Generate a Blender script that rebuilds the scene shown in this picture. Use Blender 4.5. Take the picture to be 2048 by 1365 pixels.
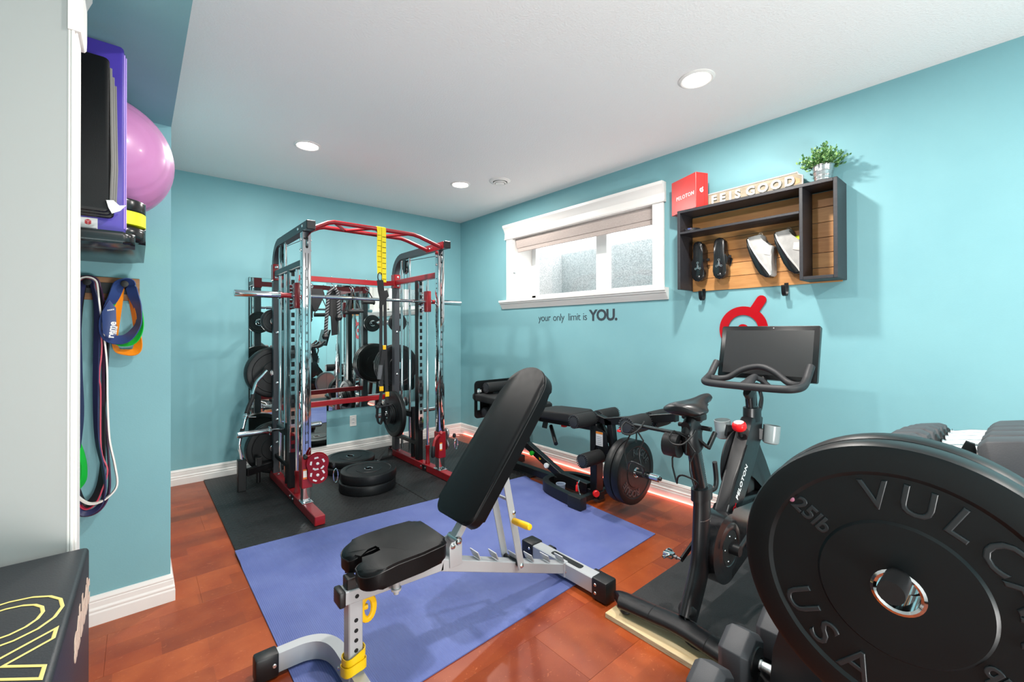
import bpy, bmesh, math, random
from mathutils import Vector, Matrix, Euler
random.seed(7)
for o in list(bpy.data.objects): bpy.data.objects.remove(o)
S = bpy.context.scene
COL = S.collection
PI = math.pi

# ---------------------------------------------------------------- camera
cd = bpy.data.cameras.new('camera'); cam = bpy.data.objects.new('camera', cd); COL.objects.link(cam)
yaw, pitch, roll = math.radians(40.677), math.radians(0.309), math.radians(-0.151)
F = Vector((math.sin(yaw)*math.cos(pitch), math.cos(yaw)*math.cos(pitch), math.sin(pitch)))
R0 = Vector((math.cos(yaw), -math.sin(yaw), 0)); U0 = R0.cross(F)
Rr = R0*math.cos(roll) + U0*math.sin(roll); Ur = U0*math.cos(roll) - R0*math.sin(roll)
cam.matrix_world = Matrix(((Rr.x, Ur.x, -F.x, -3.1716), (Rr.y, Ur.y, -F.y, -4.7035), (Rr.z, Ur.z, -F.z, 1.3166), (0, 0, 0, 1)))
cd.sensor_fit = 'HORIZONTAL'; cd.sensor_width = 36.0; cd.lens = 874.165/2048*36
cd.shift_y = (656.07-682.5)/2048; cd.clip_start = 0.03
S.camera = cam

# ---------------------------------------------------------------- light, exposure
S.view_settings.view_transform = 'Standard'; S.view_settings.look = 'None'
S.view_settings.gamma = 1.0; S.view_settings.use_curve_mapping = False
S.view_settings.exposure = 0.80
w = bpy.data.worlds.new('overcast_sky'); S.world = w; w.use_nodes = True
bg = w.node_tree.nodes['Background']; bg.inputs[0].default_value = (0.98, 0.99, 1.0, 1); bg.inputs[1].default_value = 4.6

LAMPS = [(-2.205, -1.244), (-0.845, -1.253), (-0.831, -3.547), (-2.2, -3.55), (-0.83, -5.85), (-2.2, -5.85)]
LAMP_W = 19.5
for i, (x, y) in enumerate(LAMPS):
    ld = bpy.data.lights.new('recessed_lamp', 'AREA'); ld.shape = 'DISK'; ld.size = 0.10; ld.energy = LAMP_W
    ld.color = (1.0, 0.955, 0.90)
    lo = bpy.data.objects.new('recessed_lamp', ld); lo.location = (x, y, 2.682); COL.objects.link(lo)

# unseen uplight added behind the camera, there only to brighten the ceiling
ld = bpy.data.lights.new('added_ceiling_fill', 'AREA'); ld.shape = 'DISK'; ld.size = 1.2; ld.energy = 92.0; ld.color = (1.0, 0.97, 0.94)
lo = bpy.data.objects.new('added_ceiling_fill', ld); lo.location = (-2.45, -6.6, 0.35); lo.rotation_euler = (math.radians(180-27), 0, math.radians(-4)); COL.objects.link(lo)

# ---------------------------------------------------------------- helpers
def lin(h):
    h = h.lstrip('#'); c = [int(h[i:i+2], 16)/255 for i in (0, 2, 4)]
    return tuple((v/12.92 if v <= 0.04045 else ((v+0.055)/1.055)**2.4) for v in c) + (1,)

def mat(name, hexc, rough=0.5, metal=0.0, hex2=None, nscale=20.0, bump=0.0, bscale=200.0, spec=0.5, coat=0.0, emit=0.0, stretch=None, detail=4.0, rvar=0.0):
    m = bpy.data.materials.new(name); m.use_nodes = True
    nt = m.node_tree; b = nt.nodes['Principled BSDF']
    b.inputs['Base Color'].default_value = lin(hexc); b.inputs['Roughness'].default_value = rough
    b.inputs['Metallic'].default_value = metal; b.inputs['Specular IOR Level'].default_value = spec
    b.inputs['Coat Weight'].default_value = coat; b.inputs['Coat Roughness'].default_value = 0.12
    tc = nt.nodes.new('ShaderNodeTexCoord'); src = tc.outputs['Object']
    if stretch:
        mp = nt.nodes.new('ShaderNodeMapping'); mp.inputs['Scale'].default_value = stretch
        nt.links.new(src, mp.inputs['Vector']); src = mp.outputs['Vector']
    if hex2 or rvar:
        n = nt.nodes.new('ShaderNodeTexNoise'); n.inputs['Scale'].default_value = nscale; n.inputs['Detail'].default_value = detail
        nt.links.new(src, n.inputs['Vector'])
        if hex2:
            r = nt.nodes.new('ShaderNodeValToRGB'); r.color_ramp.elements[0].color = lin(hexc); r.color_ramp.elements[1].color = lin(hex2)
            r.color_ramp.elements[0].position = 0.35; r.color_ramp.elements[1].position = 0.65
            nt.links.new(n.outputs['Fac'], r.inputs['Fac']); nt.links.new(r.outputs['Color'], b.inputs['Base Color'])
        if rvar:
            mr = nt.nodes.new('ShaderNodeMapRange'); mr.inputs[3].default_value = max(0, rough-rvar); mr.inputs[4].default_value = min(1, rough+rvar)
            nt.links.new(n.outputs['Fac'], mr.inputs[0]); nt.links.new(mr.outputs[0], b.inputs['Roughness'])
    if bump:
        n2 = nt.nodes.new('ShaderNodeTexNoise'); n2.inputs['Scale'].default_value = bscale; n2.inputs['Detail'].default_value = 3
        nt.links.new(src, n2.inputs['Vector'])
        bp = nt.nodes.new('ShaderNodeBump'); bp.inputs['Strength'].default_value = bump; bp.inputs['Distance'].default_value = 0.004
        nt.links.new(n2.outputs['Fac'], bp.inputs['Height']); nt.links.new(bp.outputs['Normal'], b.inputs['Normal'])
    if emit:
        b.inputs['Emission Color'].default_value = lin(hexc); b.inputs['Emission Strength'].default_value = emit
    return m

def sock(m): return m.node_tree.nodes['Principled BSDF']

# pieces of a few pixels each that stay joined inside one part
STUFF = {'rail_bolts', 'upright_bolts', 'bracket_bolt', 'adjustment_holes', 'slots', 'number_scale', 'tower_bolts', 'latch_pins', 'stitching', 'height_ticks', 'plate_bolt', 'print_lines', 'cutout_with_white_pulley', 'link_bolt', 'hinge_bolt', 'cap_screw', 'foot_bolt', 'edge_grooves', 'tread_ridge', 'cleat', 'white_print', 'red_cube_mark', 'sticker_band'}
class G:
    """collects geometry in world coordinates; done() links it as one mesh object"""
    def __init__(s): s.bm = bmesh.new()
    def _bev(s, vs, bev, seg):
        es = set()
        for v in vs: es.update(v.link_edges)
        bmesh.ops.bevel(s.bm, geom=list(es), offset=bev, segments=seg, profile=0.5, affect='EDGES', clamp_overlap=True)
    def obox(s, M, sx, sy, sz, bev=0, seg=1):
        r = bmesh.ops.create_cube(s.bm, size=1.0, matrix=M @ Matrix.Diagonal((sx, sy, sz, 1)))
        if bev: s._bev(r['verts'], bev, seg)
        return s
    def box(s, x0, x1, y0, y1, z0, z1, bev=0, seg=1):
        return s.obox(Matrix.Translation(((x0+x1)/2, (y0+y1)/2, (z0+z1)/2)), abs(x1-x0), abs(y1-y0), abs(z1-z0), bev, seg)
    def bar(s, p0, p1, wd, h, up=(0, 0, 1), bev=0.003, seg=1):
        p0, p1 = Vector(p0), Vector(p1); d = (p1-p0); L = d.length; d.normalize(); up = Vector(up)
        if abs(d.dot(up)) > 0.99: up = Vector((1, 0, 0))
        sd = d.cross(up).normalized(); u = sd.cross(d)
        M = Matrix((sd, d, u)).transposed().to_4x4(); M.translation = (p0+p1)/2
        return s.obox(M, wd, L, h, bev, seg)
    def tube(s, pts, r, n=10, closed=False, flat=None, up=None, caps=True):
        """sweep; r may be a list; flat=(a,b) sweeps an a x b rectangle-ellipse instead (needs up)"""
        P = [Vector(p) for p in pts]; N = len(P)
        rs = r if isinstance(r, (list, tuple)) else [r]*N
        T = []
        for i in range(N):
            a = P[(i-1) % N] if (closed or i > 0) else P[i]; b = P[(i+1) % N] if (closed or i < N-1) else P[i]
            t = (b-a); T.append(t.normalized() if t.length > 1e-9 else Vector((0, 0, 1)))
        nv = Vector(up) if up else (Vector((0, 0, 1)) if abs(T[0].z) < 0.9 else Vector((1, 0, 0)))
        rings = []
        for i in range(N):
            t = T[i]
            if up: nv = Vector(up)
            nv = (nv - t*nv.dot(t))
            if nv.length < 1e-6: nv = t.orthogonal()
            nv.normalize(); bv = t.cross(nv)
            ring = []
            if flat == 'rect':
                a, c = rs[i]
                for (u, v) in ((-1, -1), (1, -1), (1, 1), (-1, 1)): ring.append(s.bm.verts.new(P[i]+nv*u*a/2+bv*v*c/2))
            else:
                ra, rb = rs[i] if isinstance(rs[i], (tuple, list)) else (rs[i], rs[i])
                for k in range(n):
                    an = 2*PI*k/n; ring.append(s.bm.verts.new(P[i]+nv*math.cos(an)*ra+bv*math.sin(an)*rb))
            rings.append(ring)
        m = len(rings[0])
        for i in range(N if closed else N-1):
            A, B = rings[i], rings[(i+1) % N]
            for k in range(m): s.bm.faces.new((A[k], A[(k+1) % m], B[(k+1) % m], B[k]))
        if not closed and caps:
            s.bm.faces.new(rings[0][::-1]); s.bm.faces.new(rings[-1])
        return s
    def cyl(s, p0, p1, r, n=16, r2=None): return s.tube([p0, p1], [r, r if r2 is None else r2], n)
    def lathe(s, prof, o, ax, n=32, closed=False):
        """prof = [(radius, height along axis)]"""
        ax = Vector(ax).normalized(); e1 = ax.orthogonal().normalized(); e2 = ax.cross(e1); o = Vector(o)
        rings = []
        for (r, h) in prof:
            if r < 1e-6: rings.append([s.bm.verts.new(o+ax*h)])
            else: rings.append([s.bm.verts.new(o+ax*h+e1*r*math.cos(2*PI*k/n)+e2*r*math.sin(2*PI*k/n)) for k in range(n)])
        K = len(rings)
        for i in range(K if closed else K-1):
            A, B = rings[i], rings[(i+1) % K]
            for k in range(n):
                k2 = (k+1) % n
                if len(A) == 1 and len(B) == 1: continue
                if len(A) == 1: s.bm.faces.new((A[0], B[k2], B[k]))
                elif len(B) == 1: s.bm.faces.new((A[k], A[k2], B[0]))
                else: s.bm.faces.new((A[k], A[k2], B[k2], B[k]))
        return s
    def prism(s, poly, o, ux, uy, dep, bev=0, seg=2, both=True):
        """polygon in the plane (ux,uy) at o, extruded by dep along ux x uy"""
        o, ux, uy = Vector(o), Vector(ux), Vector(uy); nz = ux.cross(uy).normalized()
        A = [s.bm.verts.new(o+ux*a+uy*b) for a, b in poly]; B = [s.bm.verts.new(o+ux*a+uy*b+nz*dep) for a, b in poly]
        n = len(poly); fa = s.bm.faces.new(A[::-1]); fb = s.bm.faces.new(B)
        for k in range(n): s.bm.faces.new((A[k], A[(k+1) % n], B[(k+1) % n], B[k]))
        if bev:
            es = list(fb.edges) + (list(fa.edges) if both else [])
            bmesh.ops.bevel(s.bm, geom=es, offset=bev, segments=seg, profile=0.5, affect='EDGES', clamp_overlap=True)
        return s
    def add(s, me, M):
        vs = [s.bm.verts.new(M @ v.co) for v in me.vertices]
        for p in me.polygons:
            try: s.bm.faces.new([vs[i] for i in p.vertices])
            except ValueError: pass
        return s
    def text(s, st, M, size, ext=0.001, bold=0.0, space=1.0, align='LEFT', bev=0.0):
        cu = bpy.data.curves.new('t', 'FONT'); cu.body = st; cu.size = size; cu.extrude = ext; cu.offset = bold; cu.space_character = space
        cu.align_x = align; cu.resolution_u = 3; cu.bevel_depth = bev
        ob = bpy.data.objects.new('t', cu); COL.objects.link(ob)
        dg = bpy.context.evaluated_depsgraph_get(); me = bpy.data.meshes.new_from_object(ob.evaluated_get(dg))
        s.add(me, M); bpy.data.objects.remove(ob); bpy.data.curves.remove(cu); bpy.data.meshes.remove(me)
        return s
    def done(s, name, m, parent=None, loc=None, smooth=35, weld=False):
        if weld: bmesh.ops.remove_doubles(s.bm, verts=s.bm.verts, dist=1e-5)
        bmesh.ops.recalc_face_normals(s.bm, faces=s.bm.faces)
        if parent is not None:
            root = parent
            while root.parent: root = root.parent
            off = root.location.copy()
        else:
            if loc is None:
                xs = [v.co for v in s.bm.verts]
                off = Vector(((min(v.x for v in xs)+max(v.x for v in xs))/2, (min(v.y for v in xs)+max(v.y for v in xs))/2, min(v.z for v in xs)))
            else: off = Vector(loc)
        bmesh.ops.translate(s.bm, verts=s.bm.verts, vec=-off)
        me = bpy.data.meshes.new(name); s.bm.to_mesh(me); s.bm.free()
        if smooth:
            for p in me.polygons: p.use_smooth = True
            me.set_sharp_from_angle(angle=math.radians(smooth))
        if m: me.materials.append(m)
        ob = bpy.data.objects.new(name, me); COL.objects.link(ob)
        if name in STUFF: ob['kind'] = 'stuff'
        if parent is not None: ob.parent = parent
        else: ob.location = off
        return ob

def tag(o, label, cat, group=None):
    o['label'] = label; o['category'] = cat
    if group: o['group'] = group
    return o
def thing(name, label, cat, loc, group=None):
    o = bpy.data.objects.new(name, None); COL.objects.link(o); o.location = loc; o.empty_display_size = 0.05
    return tag(o, label, cat, group)
def structure(o): o['kind'] = 'structure'; return o
def lab(o, t): o['label'] = t; return o
def dup(root, loc, rot=None, label=None, scale=None):
    r = root.copy(); COL.objects.link(r); r.location = loc
    if rot is not None: r.rotation_euler = rot
    if scale is not None: r.scale = scale
    if label: r['label'] = label
    for ch in list(root.children):
        c = ch.copy(); COL.objects.link(c); c.parent = r
        for g in list(ch.children):
            d = g.copy(); COL.objects.link(d); d.parent = c
    return r
def frame(o, ux, uy):
    ux, uy = Vector(ux).normalized(), Vector(uy).normalized(); nz = ux.cross(uy)
    M = Matrix((ux, uy, nz)).transposed().to_4x4(); M.translation = Vector(o); return M
def arc(c, r, a0, a1, n): return [(c[0]+r*math.cos(math.radians(a0+(a1-a0)*i/n)), c[1]+r*math.sin(math.radians(a0+(a1-a0)*i/n))) for i in range(n+1)]
def rrect(x0, x1, y0, y1, r, n=5):
    return arc((x1-r, y0+r), r, -90, 0, n)+arc((x1-r, y1-r), r, 0, 90, n)+arc((x0+r, y1-r), r, 90, 180, n)+arc((x0+r, y0+r), r, 180, 270, n)
def smoothpath(pts, k=6):
    P = [Vector(p) for p in pts]; out = []
    for i in range(len(P)-1):
        p0 = P[max(i-1, 0)]; p1 = P[i]; p2 = P[i+1]; p3 = P[min(i+2, len(P)-1)]
        for j in range(k):
            t = j/k
            out.append(0.5*((2*p1)+(-p0+p2)*t+(2*p0-5*p1+4*p2-p3)*t*t+(-p0+3*p1-3*p2+p3)*t**3))
    out.append(P[-1]); return out

# ---------------------------------------------------------------- materials
M_TEAL = mat('teal_wall_paint', '#78A9B1', 0.55, hex2='#7CADB4', nscale=3, bump=0.06, bscale=160, spec=0.35)
M_GREY = mat('light_grey_paint', '#C9CAC9', 0.5, bump=0.05, bscale=150)
M_CEIL = mat('textured_white_ceiling', '#EDEBEA', 0.9, bump=0.55, bscale=95, spec=0.2)
M_TRIM = mat('white_trim_paint', '#E9E5E1', 0.35)
M_BLACKMETAL = mat('black_powdercoat', '#101113', 0.38, spec=0.4, rvar=0.06, nscale=60)
M_GREYMETAL = mat('charcoal_powdercoat', '#3A3C41', 0.42, rvar=0.06, nscale=60)
M_RED = mat('red_powdercoat', '#8F0D18', 0.33, coat=0.3)
M_CHROME = mat('chrome', '#D9DCDE', 0.07, 1.0, rvar=0.03, nscale=14)
M_STEEL = mat('brushed_steel', '#B9BBBC', 0.28, 1.0)
M_RUBBER = mat('black_rubber', '#101214', 0.42, spec=0.35, rvar=0.08, nscale=30, bump=0.04, bscale=300)
M_RUBBER2 = mat('matte_black_rubber', '#1B1C1E', 0.6, bump=0.08, bscale=400)
M_LETTER = mat('raised_rubber_lettering', '#23282B', 0.38, spec=0.5)
M_VINYL = mat('black_vinyl', '#0A0B0D', 0.40, spec=0.2, bump=0.10, bscale=500, rvar=0.05, nscale=25)
M_PLASTIC = mat('black_plastic', '#121315', 0.45)
M_FOAM = mat('black_foam', '#131416', 0.75, bump=0.1, bscale=500)
M_SILVER = mat('silver_powdercoat', '#B7B9BC', 0.38, metal=0.25)
M_YELLOW = mat('yellow_plastic', '#F0B90A', 0.4)
M_WEBBING = mat('black_webbing', '#1B1B1D', 0.7, bump=0.3, bscale=900)
M_YWEB = mat('yellow_webbing', '#F2DA16', 0.6, bump=0.3, bscale=900)
M_BOLT = mat('zinc_bolt', '#DADADA', 0.25, 1.0)
M_WHITE = mat('white_print', '#EDEDED', 0.5)
M_HOLE = mat('dark_hole', '#050506', 0.8)
M_REDKNOB = mat('red_knob_plastic', '#E0161C', 0.35)
M_GREEN = mat('green_plastic', '#1DB024', 0.35)
# ================================================================ setting
H = 2.70
# floor: cork planks over a slab, each plank its own piece
fl = structure(G().box(-4.4, 0.02, -7.1, 0.02, -0.12, -0.004).done('floor', mat('dark_floor_slab', '#3A1A10', 0.8)))
def cork(i):
    base = ['#85340F', '#8A3811', '#80300E', '#8D3B13', '#7B2D0D'][i]; hi = ['#95431A', '#9A471C', '#8F3E18', '#9E4B20', '#8A3B16'][i]
    m = mat('cork_plank', base, 0.38, hex2=hi, nscale=7, spec=0.4, coat=0.12, detail=8)
    nt = m.node_tree; b = sock(m)
    tc = [n for n in nt.nodes if n.type == 'TEX_COORD'][0]
    mp = nt.nodes.new('ShaderNodeMapping'); mp.inputs['Scale'].default_value = (1, 2.2, 1); mp.inputs['Rotation'].default_value = (0, 0, 0.5+i)
    nt.links.new(tc.outputs['Object'], mp.inputs['Vector'])
    v = nt.nodes.new('ShaderNodeTexNoise'); v.inputs['Scale'].default_value = 26; v.inputs['Detail'].default_value = 5; v.inputs['Distortion'].default_value = 2.5
    nt.links.new(mp.outputs['Vector'], v.inputs['Vector'])
    r = nt.nodes.new('ShaderNodeValToRGB'); r.color_ramp.elements[0].position = 0.63; r.color_ramp.elements[1].position = 0.72
    r.color_ramp.elements[0].color = (0, 0, 0, 1); r.color_ramp.elements[1].color = (0.55, 0.55, 0.55, 1)
    nt.links.new(v.outputs['Fac'], r.inputs['Fac'])
    ramp = [n for n in nt.nodes if n.type == 'VALTORGB' and n != r][0]
    mx = nt.nodes.new('ShaderNodeMix'); mx.data_type = 'RGBA'; mx.inputs[7].default_value = lin('#C07048')
    nt.links.new(r.outputs['Color'], mx.inputs[0]); nt.links.new(ramp.outputs['Color'], mx.inputs[6])
    br = nt.nodes.new('ShaderNodeTexBrick'); br.inputs['Scale'].default_value = 1.0; br.inputs['Mortar Size'].default_value = 0.0; br.inputs['Brick Width'].default_value = 0.30; br.inputs['Row Height'].default_value = 0.1017; br.inputs['Bias'].default_value = 0.0
    br.inputs['Color1'].default_value = (0.80, 0.76, 0.74, 1); br.inputs['Color2'].default_value = (1.16, 1.16, 1.16, 1)
    nt.links.new(tc.outputs['Object'], br.inputs['Vector'])
    ml = nt.nodes.new('ShaderNodeMix'); ml.data_type = 'RGBA'; ml.blend_type = 'MULTIPLY'; ml.inputs[0].default_value = 1.0
    nt.links.new(mx.outputs[2], ml.inputs[6]); nt.links.new(br.outputs['Color'], ml.inputs[7]); nt.links.new(ml.outputs[2], b.inputs['Base Color'])
    return m
CORK = [cork(i) for i in range(5)]
PW, PL = 0.305, 0.915
plank_me = None
row = 0; y = 0.02
rnd = random.Random(3)
while y > -7.0:
    x = 0.02 - ((row*0.37) % 1.0)*PL
    first = True; x1 = 0.02
    while x1 > -4.35:
        x0 = x if first else x1-PL
        first = False
        x0 = max(x0, -4.38)
        if x1-x0 > 0.02 and not (y < -5.3):
            me_g = G().box(x0+0.0003, x1-0.0003, y-PW+0.0003, y-0.0003, -0.004, 0.0, 0.0003)
            me_g.done('floor_plank', CORK[rnd.randrange(5)], fl, smooth=0)
        elif x1-x0 > 0.02 and y < -5.3 and x1 > -0.9:
            G().box(-4.38, 0.019, y-PW+0.0006, y-0.0006, -0.004, 0.0, 0.0004).done('floor_plank', CORK[rnd.randrange(5)], fl, smooth=0)
        x1 = x0
        if x1 <= -4.37: break
    y -= PW; row += 1

ce = structure(G().box(-4.4, 0.3, -7.1, 0.1, H, H+0.1).done('ceiling', M_CEIL, smooth=0))
structure(G().box(-4.4, 0.35, 0.0, 0.12, -0.02, H).done('wall_back', M_TEAL, smooth=0))
# right wall with window opening
OY0, OY1, OZ0, OZ1 = -2.775, -1.045, 1.645, 2.335
g = G(); D = 0.34
g.box(0, D, OY1, 0.0, -0.02, H); g.box(0, D, -7.0, OY0, -0.02, H); g.box(0, D, OY0, OY1, -0.02, OZ0); g.box(0, D, OY0, OY1, OZ1, H)
structure(g.done('wall_right', M_TEAL, smooth=0))
# left wall behind the pier, the pier face, the niche
structure(G().box(-4.4, -3.043, -1.985, 0.0, -0.02, H).done('wall_left', M_TEAL, smooth=0))
structure(G().box(-4.4, -4.3, -7.0, -1.985, -0.02, H).done('wall_niche', M_GREY, smooth=0))
structure(G().box(-4.4, 0.34, -7.1, -7.0, -0.02, H).done('wall_front', M_TEAL, smooth=0))
structure(G().box(-4.3, -3.043, -7.0, -1.985, 2.322, H).done('soffit', M_TEAL, smooth=0))
# stub wall (jamb) beside the niche
JX, JY = -3.308, -3.09
structure(G().box(-4.3, JX, JY, JY+0.12, -0.02, 2.322).done('wall_jamb', mat('darker_grey_paint', '#A2A3A1', 0.5), smooth=0))  # jamb has its own paint, a darker grey than the trim
# its casing: stepped profile seen end-on, crown block at the top
cz = 2.105
g = G()
g.box(JX, JX+0.006, JY-0.001, JY+0.112, 0, cz, 0.0015); g.box(JX+0.006, JX+0.013, JY-0.004, JY+0.098, 0, cz, 0.0015); g.box(JX+0.013, JX+0.0185, JY+0.004, JY+0.086, 0, cz-0.0, 0.0015)
tr = structure(g.done('trim_1', M_TRIM))
g = G()
g.prism([(0, 0), (0.024, 0), (0.028, 0.006), (0.029, 0.03), (0.029, 0.12), (0.040, 0.15), (0.040, 0.2), (0, 0.2)], (JX, JY+0.11, cz), (1, 0, 0), (0, 0, 1), 0.115, 0)
structure(g.done('trim_2', M_TRIM))

# baseboards: stepped profile swept along a wall
PROF = [(0.0, 0.0), (0.018, 0.0), (0.018, 0.052), (0.0145, 0.060), (0.0165, 0.064), (0.0165, 0.070), (0.011, 0.078), (0.011, 0.100), (0.0085, 0.104), (0.0115, 0.108), (0.0115, 0.113), (0.006, 0.126), (0.0, 0.1285)]
def base(g, p0, p1, out):
    p0, p1, out = Vector(p0), Vector(p1), Vector(out)
    A = [g.bm.verts.new(p0+out*a+Vector((0, 0, b))) for a, b in PROF]; B = [g.bm.verts.new(p1+out*a+Vector((0, 0, b))) for a, b in PROF]
    n = len(PROF)
    for k in range(n): g.bm.faces.new((A[k], A[(k+1) % n], B[(k+1) % n], B[k]))
    g.bm.faces.new(A); g.bm.faces.new(B[::-1])
g = G(); base(g, (-3.043, 0, 0), (0, 0, 0), (0, -1, 0)); structure(g.done('baseboard_back', M_TRIM, smooth=20))
g = G(); base(g, (0, 0, 0), (0, -7.0, 0), (-1, 0, 0)); structure(g.done('baseboard_right', M_TRIM, smooth=20))
g = G()
A0 = [];  # pier: mitred outside corner
def mitre(g, pts, outs):
    rings = []
    for p, o in zip(pts, outs): rings.append([g.bm.verts.new(Vector(p)+Vector(o)*a+Vector((0, 0, b))) for a, b in PROF])
    n = len(PROF)
    for i in range(len(rings)-1):
        for k in range(n): g.bm.faces.new((rings[i][k], rings[i][(k+1) % n], rings[i+1][(k+1) % n], rings[i+1][k]))
mitre(g, [(-4.3, -1.985, 0), (-3.043, -1.985, 0), (-3.043, -0.02, 0)], [(0, -1, 0), (1, -1, 0), (1, 0, 0)])
structure(g.done('baseboard_left', M_TRIM, smooth=20))

# ---------------------------------------------------------------- window
wi = structure(thing('window_1', 'white framed basement slider window high on the teal wall', 'window', (0, -1.91, OZ0)))
del wi['category']
g = G()  # side casings
g.box(-0.020, 0.0, -1.045, -0.938, 1.650, 2.335, 0.003); g.done('casing', M_TRIM, wi)
G().box(-0.020, 0.0, -2.872, -2.772, 1.650, 2.335, 0.003).done('casing', M_TRIM, wi)
def prof_y(g, prof, y0, y1):   # profile (out from wall, z) extruded along y, ends returned
    g.prism([(a, b) for a, b in prof], (0, y0, 0), (-1, 0, 0), (0, 0, 1), abs(y1-y0))
g = G(); g.prism([(0, 2.328), (0.030, 2.328), (0.034, 2.336), (0.026, 2.346), (0.024, 2.40), (0.030, 2.412), (0.034, 2.425), (0.045, 2.445), (0.060, 2.462), (0.062, 2.486), (0, 2.486)], (0, -2.885, 0), (-1, 0, 0), (0, 0, 1), 1.965)
g.done('head_casing', M_TRIM, wi, smooth=25)
g = G(); g.prism([(0, 1.556), (0.012, 1.556), (0.020, 1.572), (0.034, 1.590), (0.038, 1.604), (0.050, 1.610), (0.052, 1.622), (0.064, 1.628), (0.066, 1.650), (0, 1.650)], (0, -2.905, 0), (-1, 0, 0), (0, 0, 1), 2.05)
g.done('sill', M_TRIM, wi, smooth=25)
# reveals (jamb extension) lining the opening
g = G(); g.box(0.0, D, OY1-0.008, OY1, OZ0, OZ1); g.box(0.0, D, OY0, OY0+0.008, OZ0, OZ1); g.box(0, D, OY0, OY1, OZ0, OZ0+0.008); g.box(0, D, OY0, OY1, OZ1-0.008, OZ1)
g.done('jamb_lining', M_TRIM, wi)
M_VINYLW = mat('white_vinyl_frame', '#EEF0F0', 0.35)
fx0, fx1 = 0.27, 0.33
g = G(); a, b, c, d = OY0+0.008, OY1-0.008, OZ0+0.008, OZ1-0.008
g.box(fx0, fx1, b-0.065, b, c, d, 0.004); g.box(fx0, fx1, a, a+0.065, c, d, 0.004); g.box(fx0, fx1, a, b, c, c+0.06, 0.004); g.box(fx0, fx1, a, b, d-0.05, d, 0.004)
g.done('frame', M_VINYLW, wi)
G().box(fx0-0.015, fx1, -2.115, -1.985, c+0.05, d-0.04, 0.004).done('mullion', M_VINYLW, wi)
gl = bpy.data.materials.new('window_glass'); gl.use_nodes = True
nt = gl.node_tree; nt.nodes.clear(); out = nt.nodes.new('ShaderNodeOutputMaterial')
tb = nt.nodes.new('ShaderNodeBsdfTransparent'); gb = nt.nodes.new('ShaderNodeBsdfGlossy'); gb.inputs['Roughness'].default_value = 0.02
mixn = nt.nodes.new('ShaderNodeMixShader'); mixn.inputs[0].default_value = 0.04; nt.links.new(tb.outputs[0], mixn.inputs[1]); nt.links.new(gb.outputs[0], mixn.inputs[2]); nt.links.new(mixn.outputs[0], out.inputs[0])
G().box(0.296, 0.300, -1.99, b-0.06, c+0.055, d-0.045).done('pane', gl, wi); G().box(0.310, 0.314, a+0.06, -2.11, c+0.055, d-0.045).done('pane', gl, wi)
G().lathe([(0, 0), (0.012, 0), (0.010, 0.008), (0, 0.009)], (0.004, OY1-0.008, 1.95), (0, -1, 0), 12).done('chain_holder', M_STEEL, wi)
# roman blind, half raised
bl = thing('roller_blind', 'taupe fabric blind gathered at the top of the window', 'blind', (0.03, -1.91, 2.18))
M_BLIND = mat('taupe_blind_fabric', '#B0A29C', 0.85, hex2='#BCAFA9', nscale=60, stretch=(1, 1, 6), bump=0.1, bscale=500)
g = G(); g.prism([(0.02, 2.328), (0.062, 2.328), (0.066, 2.30), (0.060, 2.25), (0.052, 2.225), (0.02, 2.222)], (0.085, -2.762, 0), (-1, 0, 0), (0, 0, 1), 1.70)
g.done('valance', M_BLIND, bl, smooth=40)
g = G(); g.box(0.040, 0.048, -2.755, -1.070, 2.185, 2.30, 0.002); g.done('shade', M_BLIND, bl)
G().box(0.036, 0.052, -2.755, -1.070, 2.180, 2.200, 0.004).done('hem_bar', M_BLIND, bl)
# outside: the window well and the fence above it
M_STUCCO = mat('grey_stucco', '#9A9C9C', 0.95, hex2='#C3C4C3', nscale=95, bump=0.8, bscale=120, detail=2)
g = G(); g.box(0.34, 0.95, -0.98, -0.88, 1.2, 2.27, 0.01); g.box(0.85, 0.95, -3.6, -0.88, 1.2, 2.27, 0.01); g.box(0.34, 0.95, -3.6, -3.5, 1.2, 2.27, 0.01); g.box(0.34, 0.95, -3.6, -0.88, 1.1, 1.2)
structure(g.done('window_well', M_STUCCO, smooth=0))
fe = thing('fence', 'white board fence standing outside above the window well', 'fence', (1.5, -2.2, 2.2))
M_FENCE = mat('white_fence_paint', '#F4F4F4', 0.6)
k = 0; yy = -4.4
fb0 = None
while yy < 0.4:
    if fb0 is None:
        fb0 = G().box(1.5, 1.53, yy+0.004, yy+0.136, 2.2, 3.7, 0.004).done('fence_board', M_FENCE, fe); by = yy
    else:
        q = fb0.copy(); COL.objects.link(q); q.parent = fe; q.location = (0, yy-by, 0)
    yy += 0.14
G().box(1.53, 1.58, -4.4, 0.4, 2.35, 2.43).done('fence_rail', M_FENCE, fe)
structure(G().box(0.95, 3.0, -5.5, 1.5, 2.0, 2.2).done('ground_outside', mat('snowy_ground', '#E8EAEC', 0.9), smooth=0))

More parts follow.
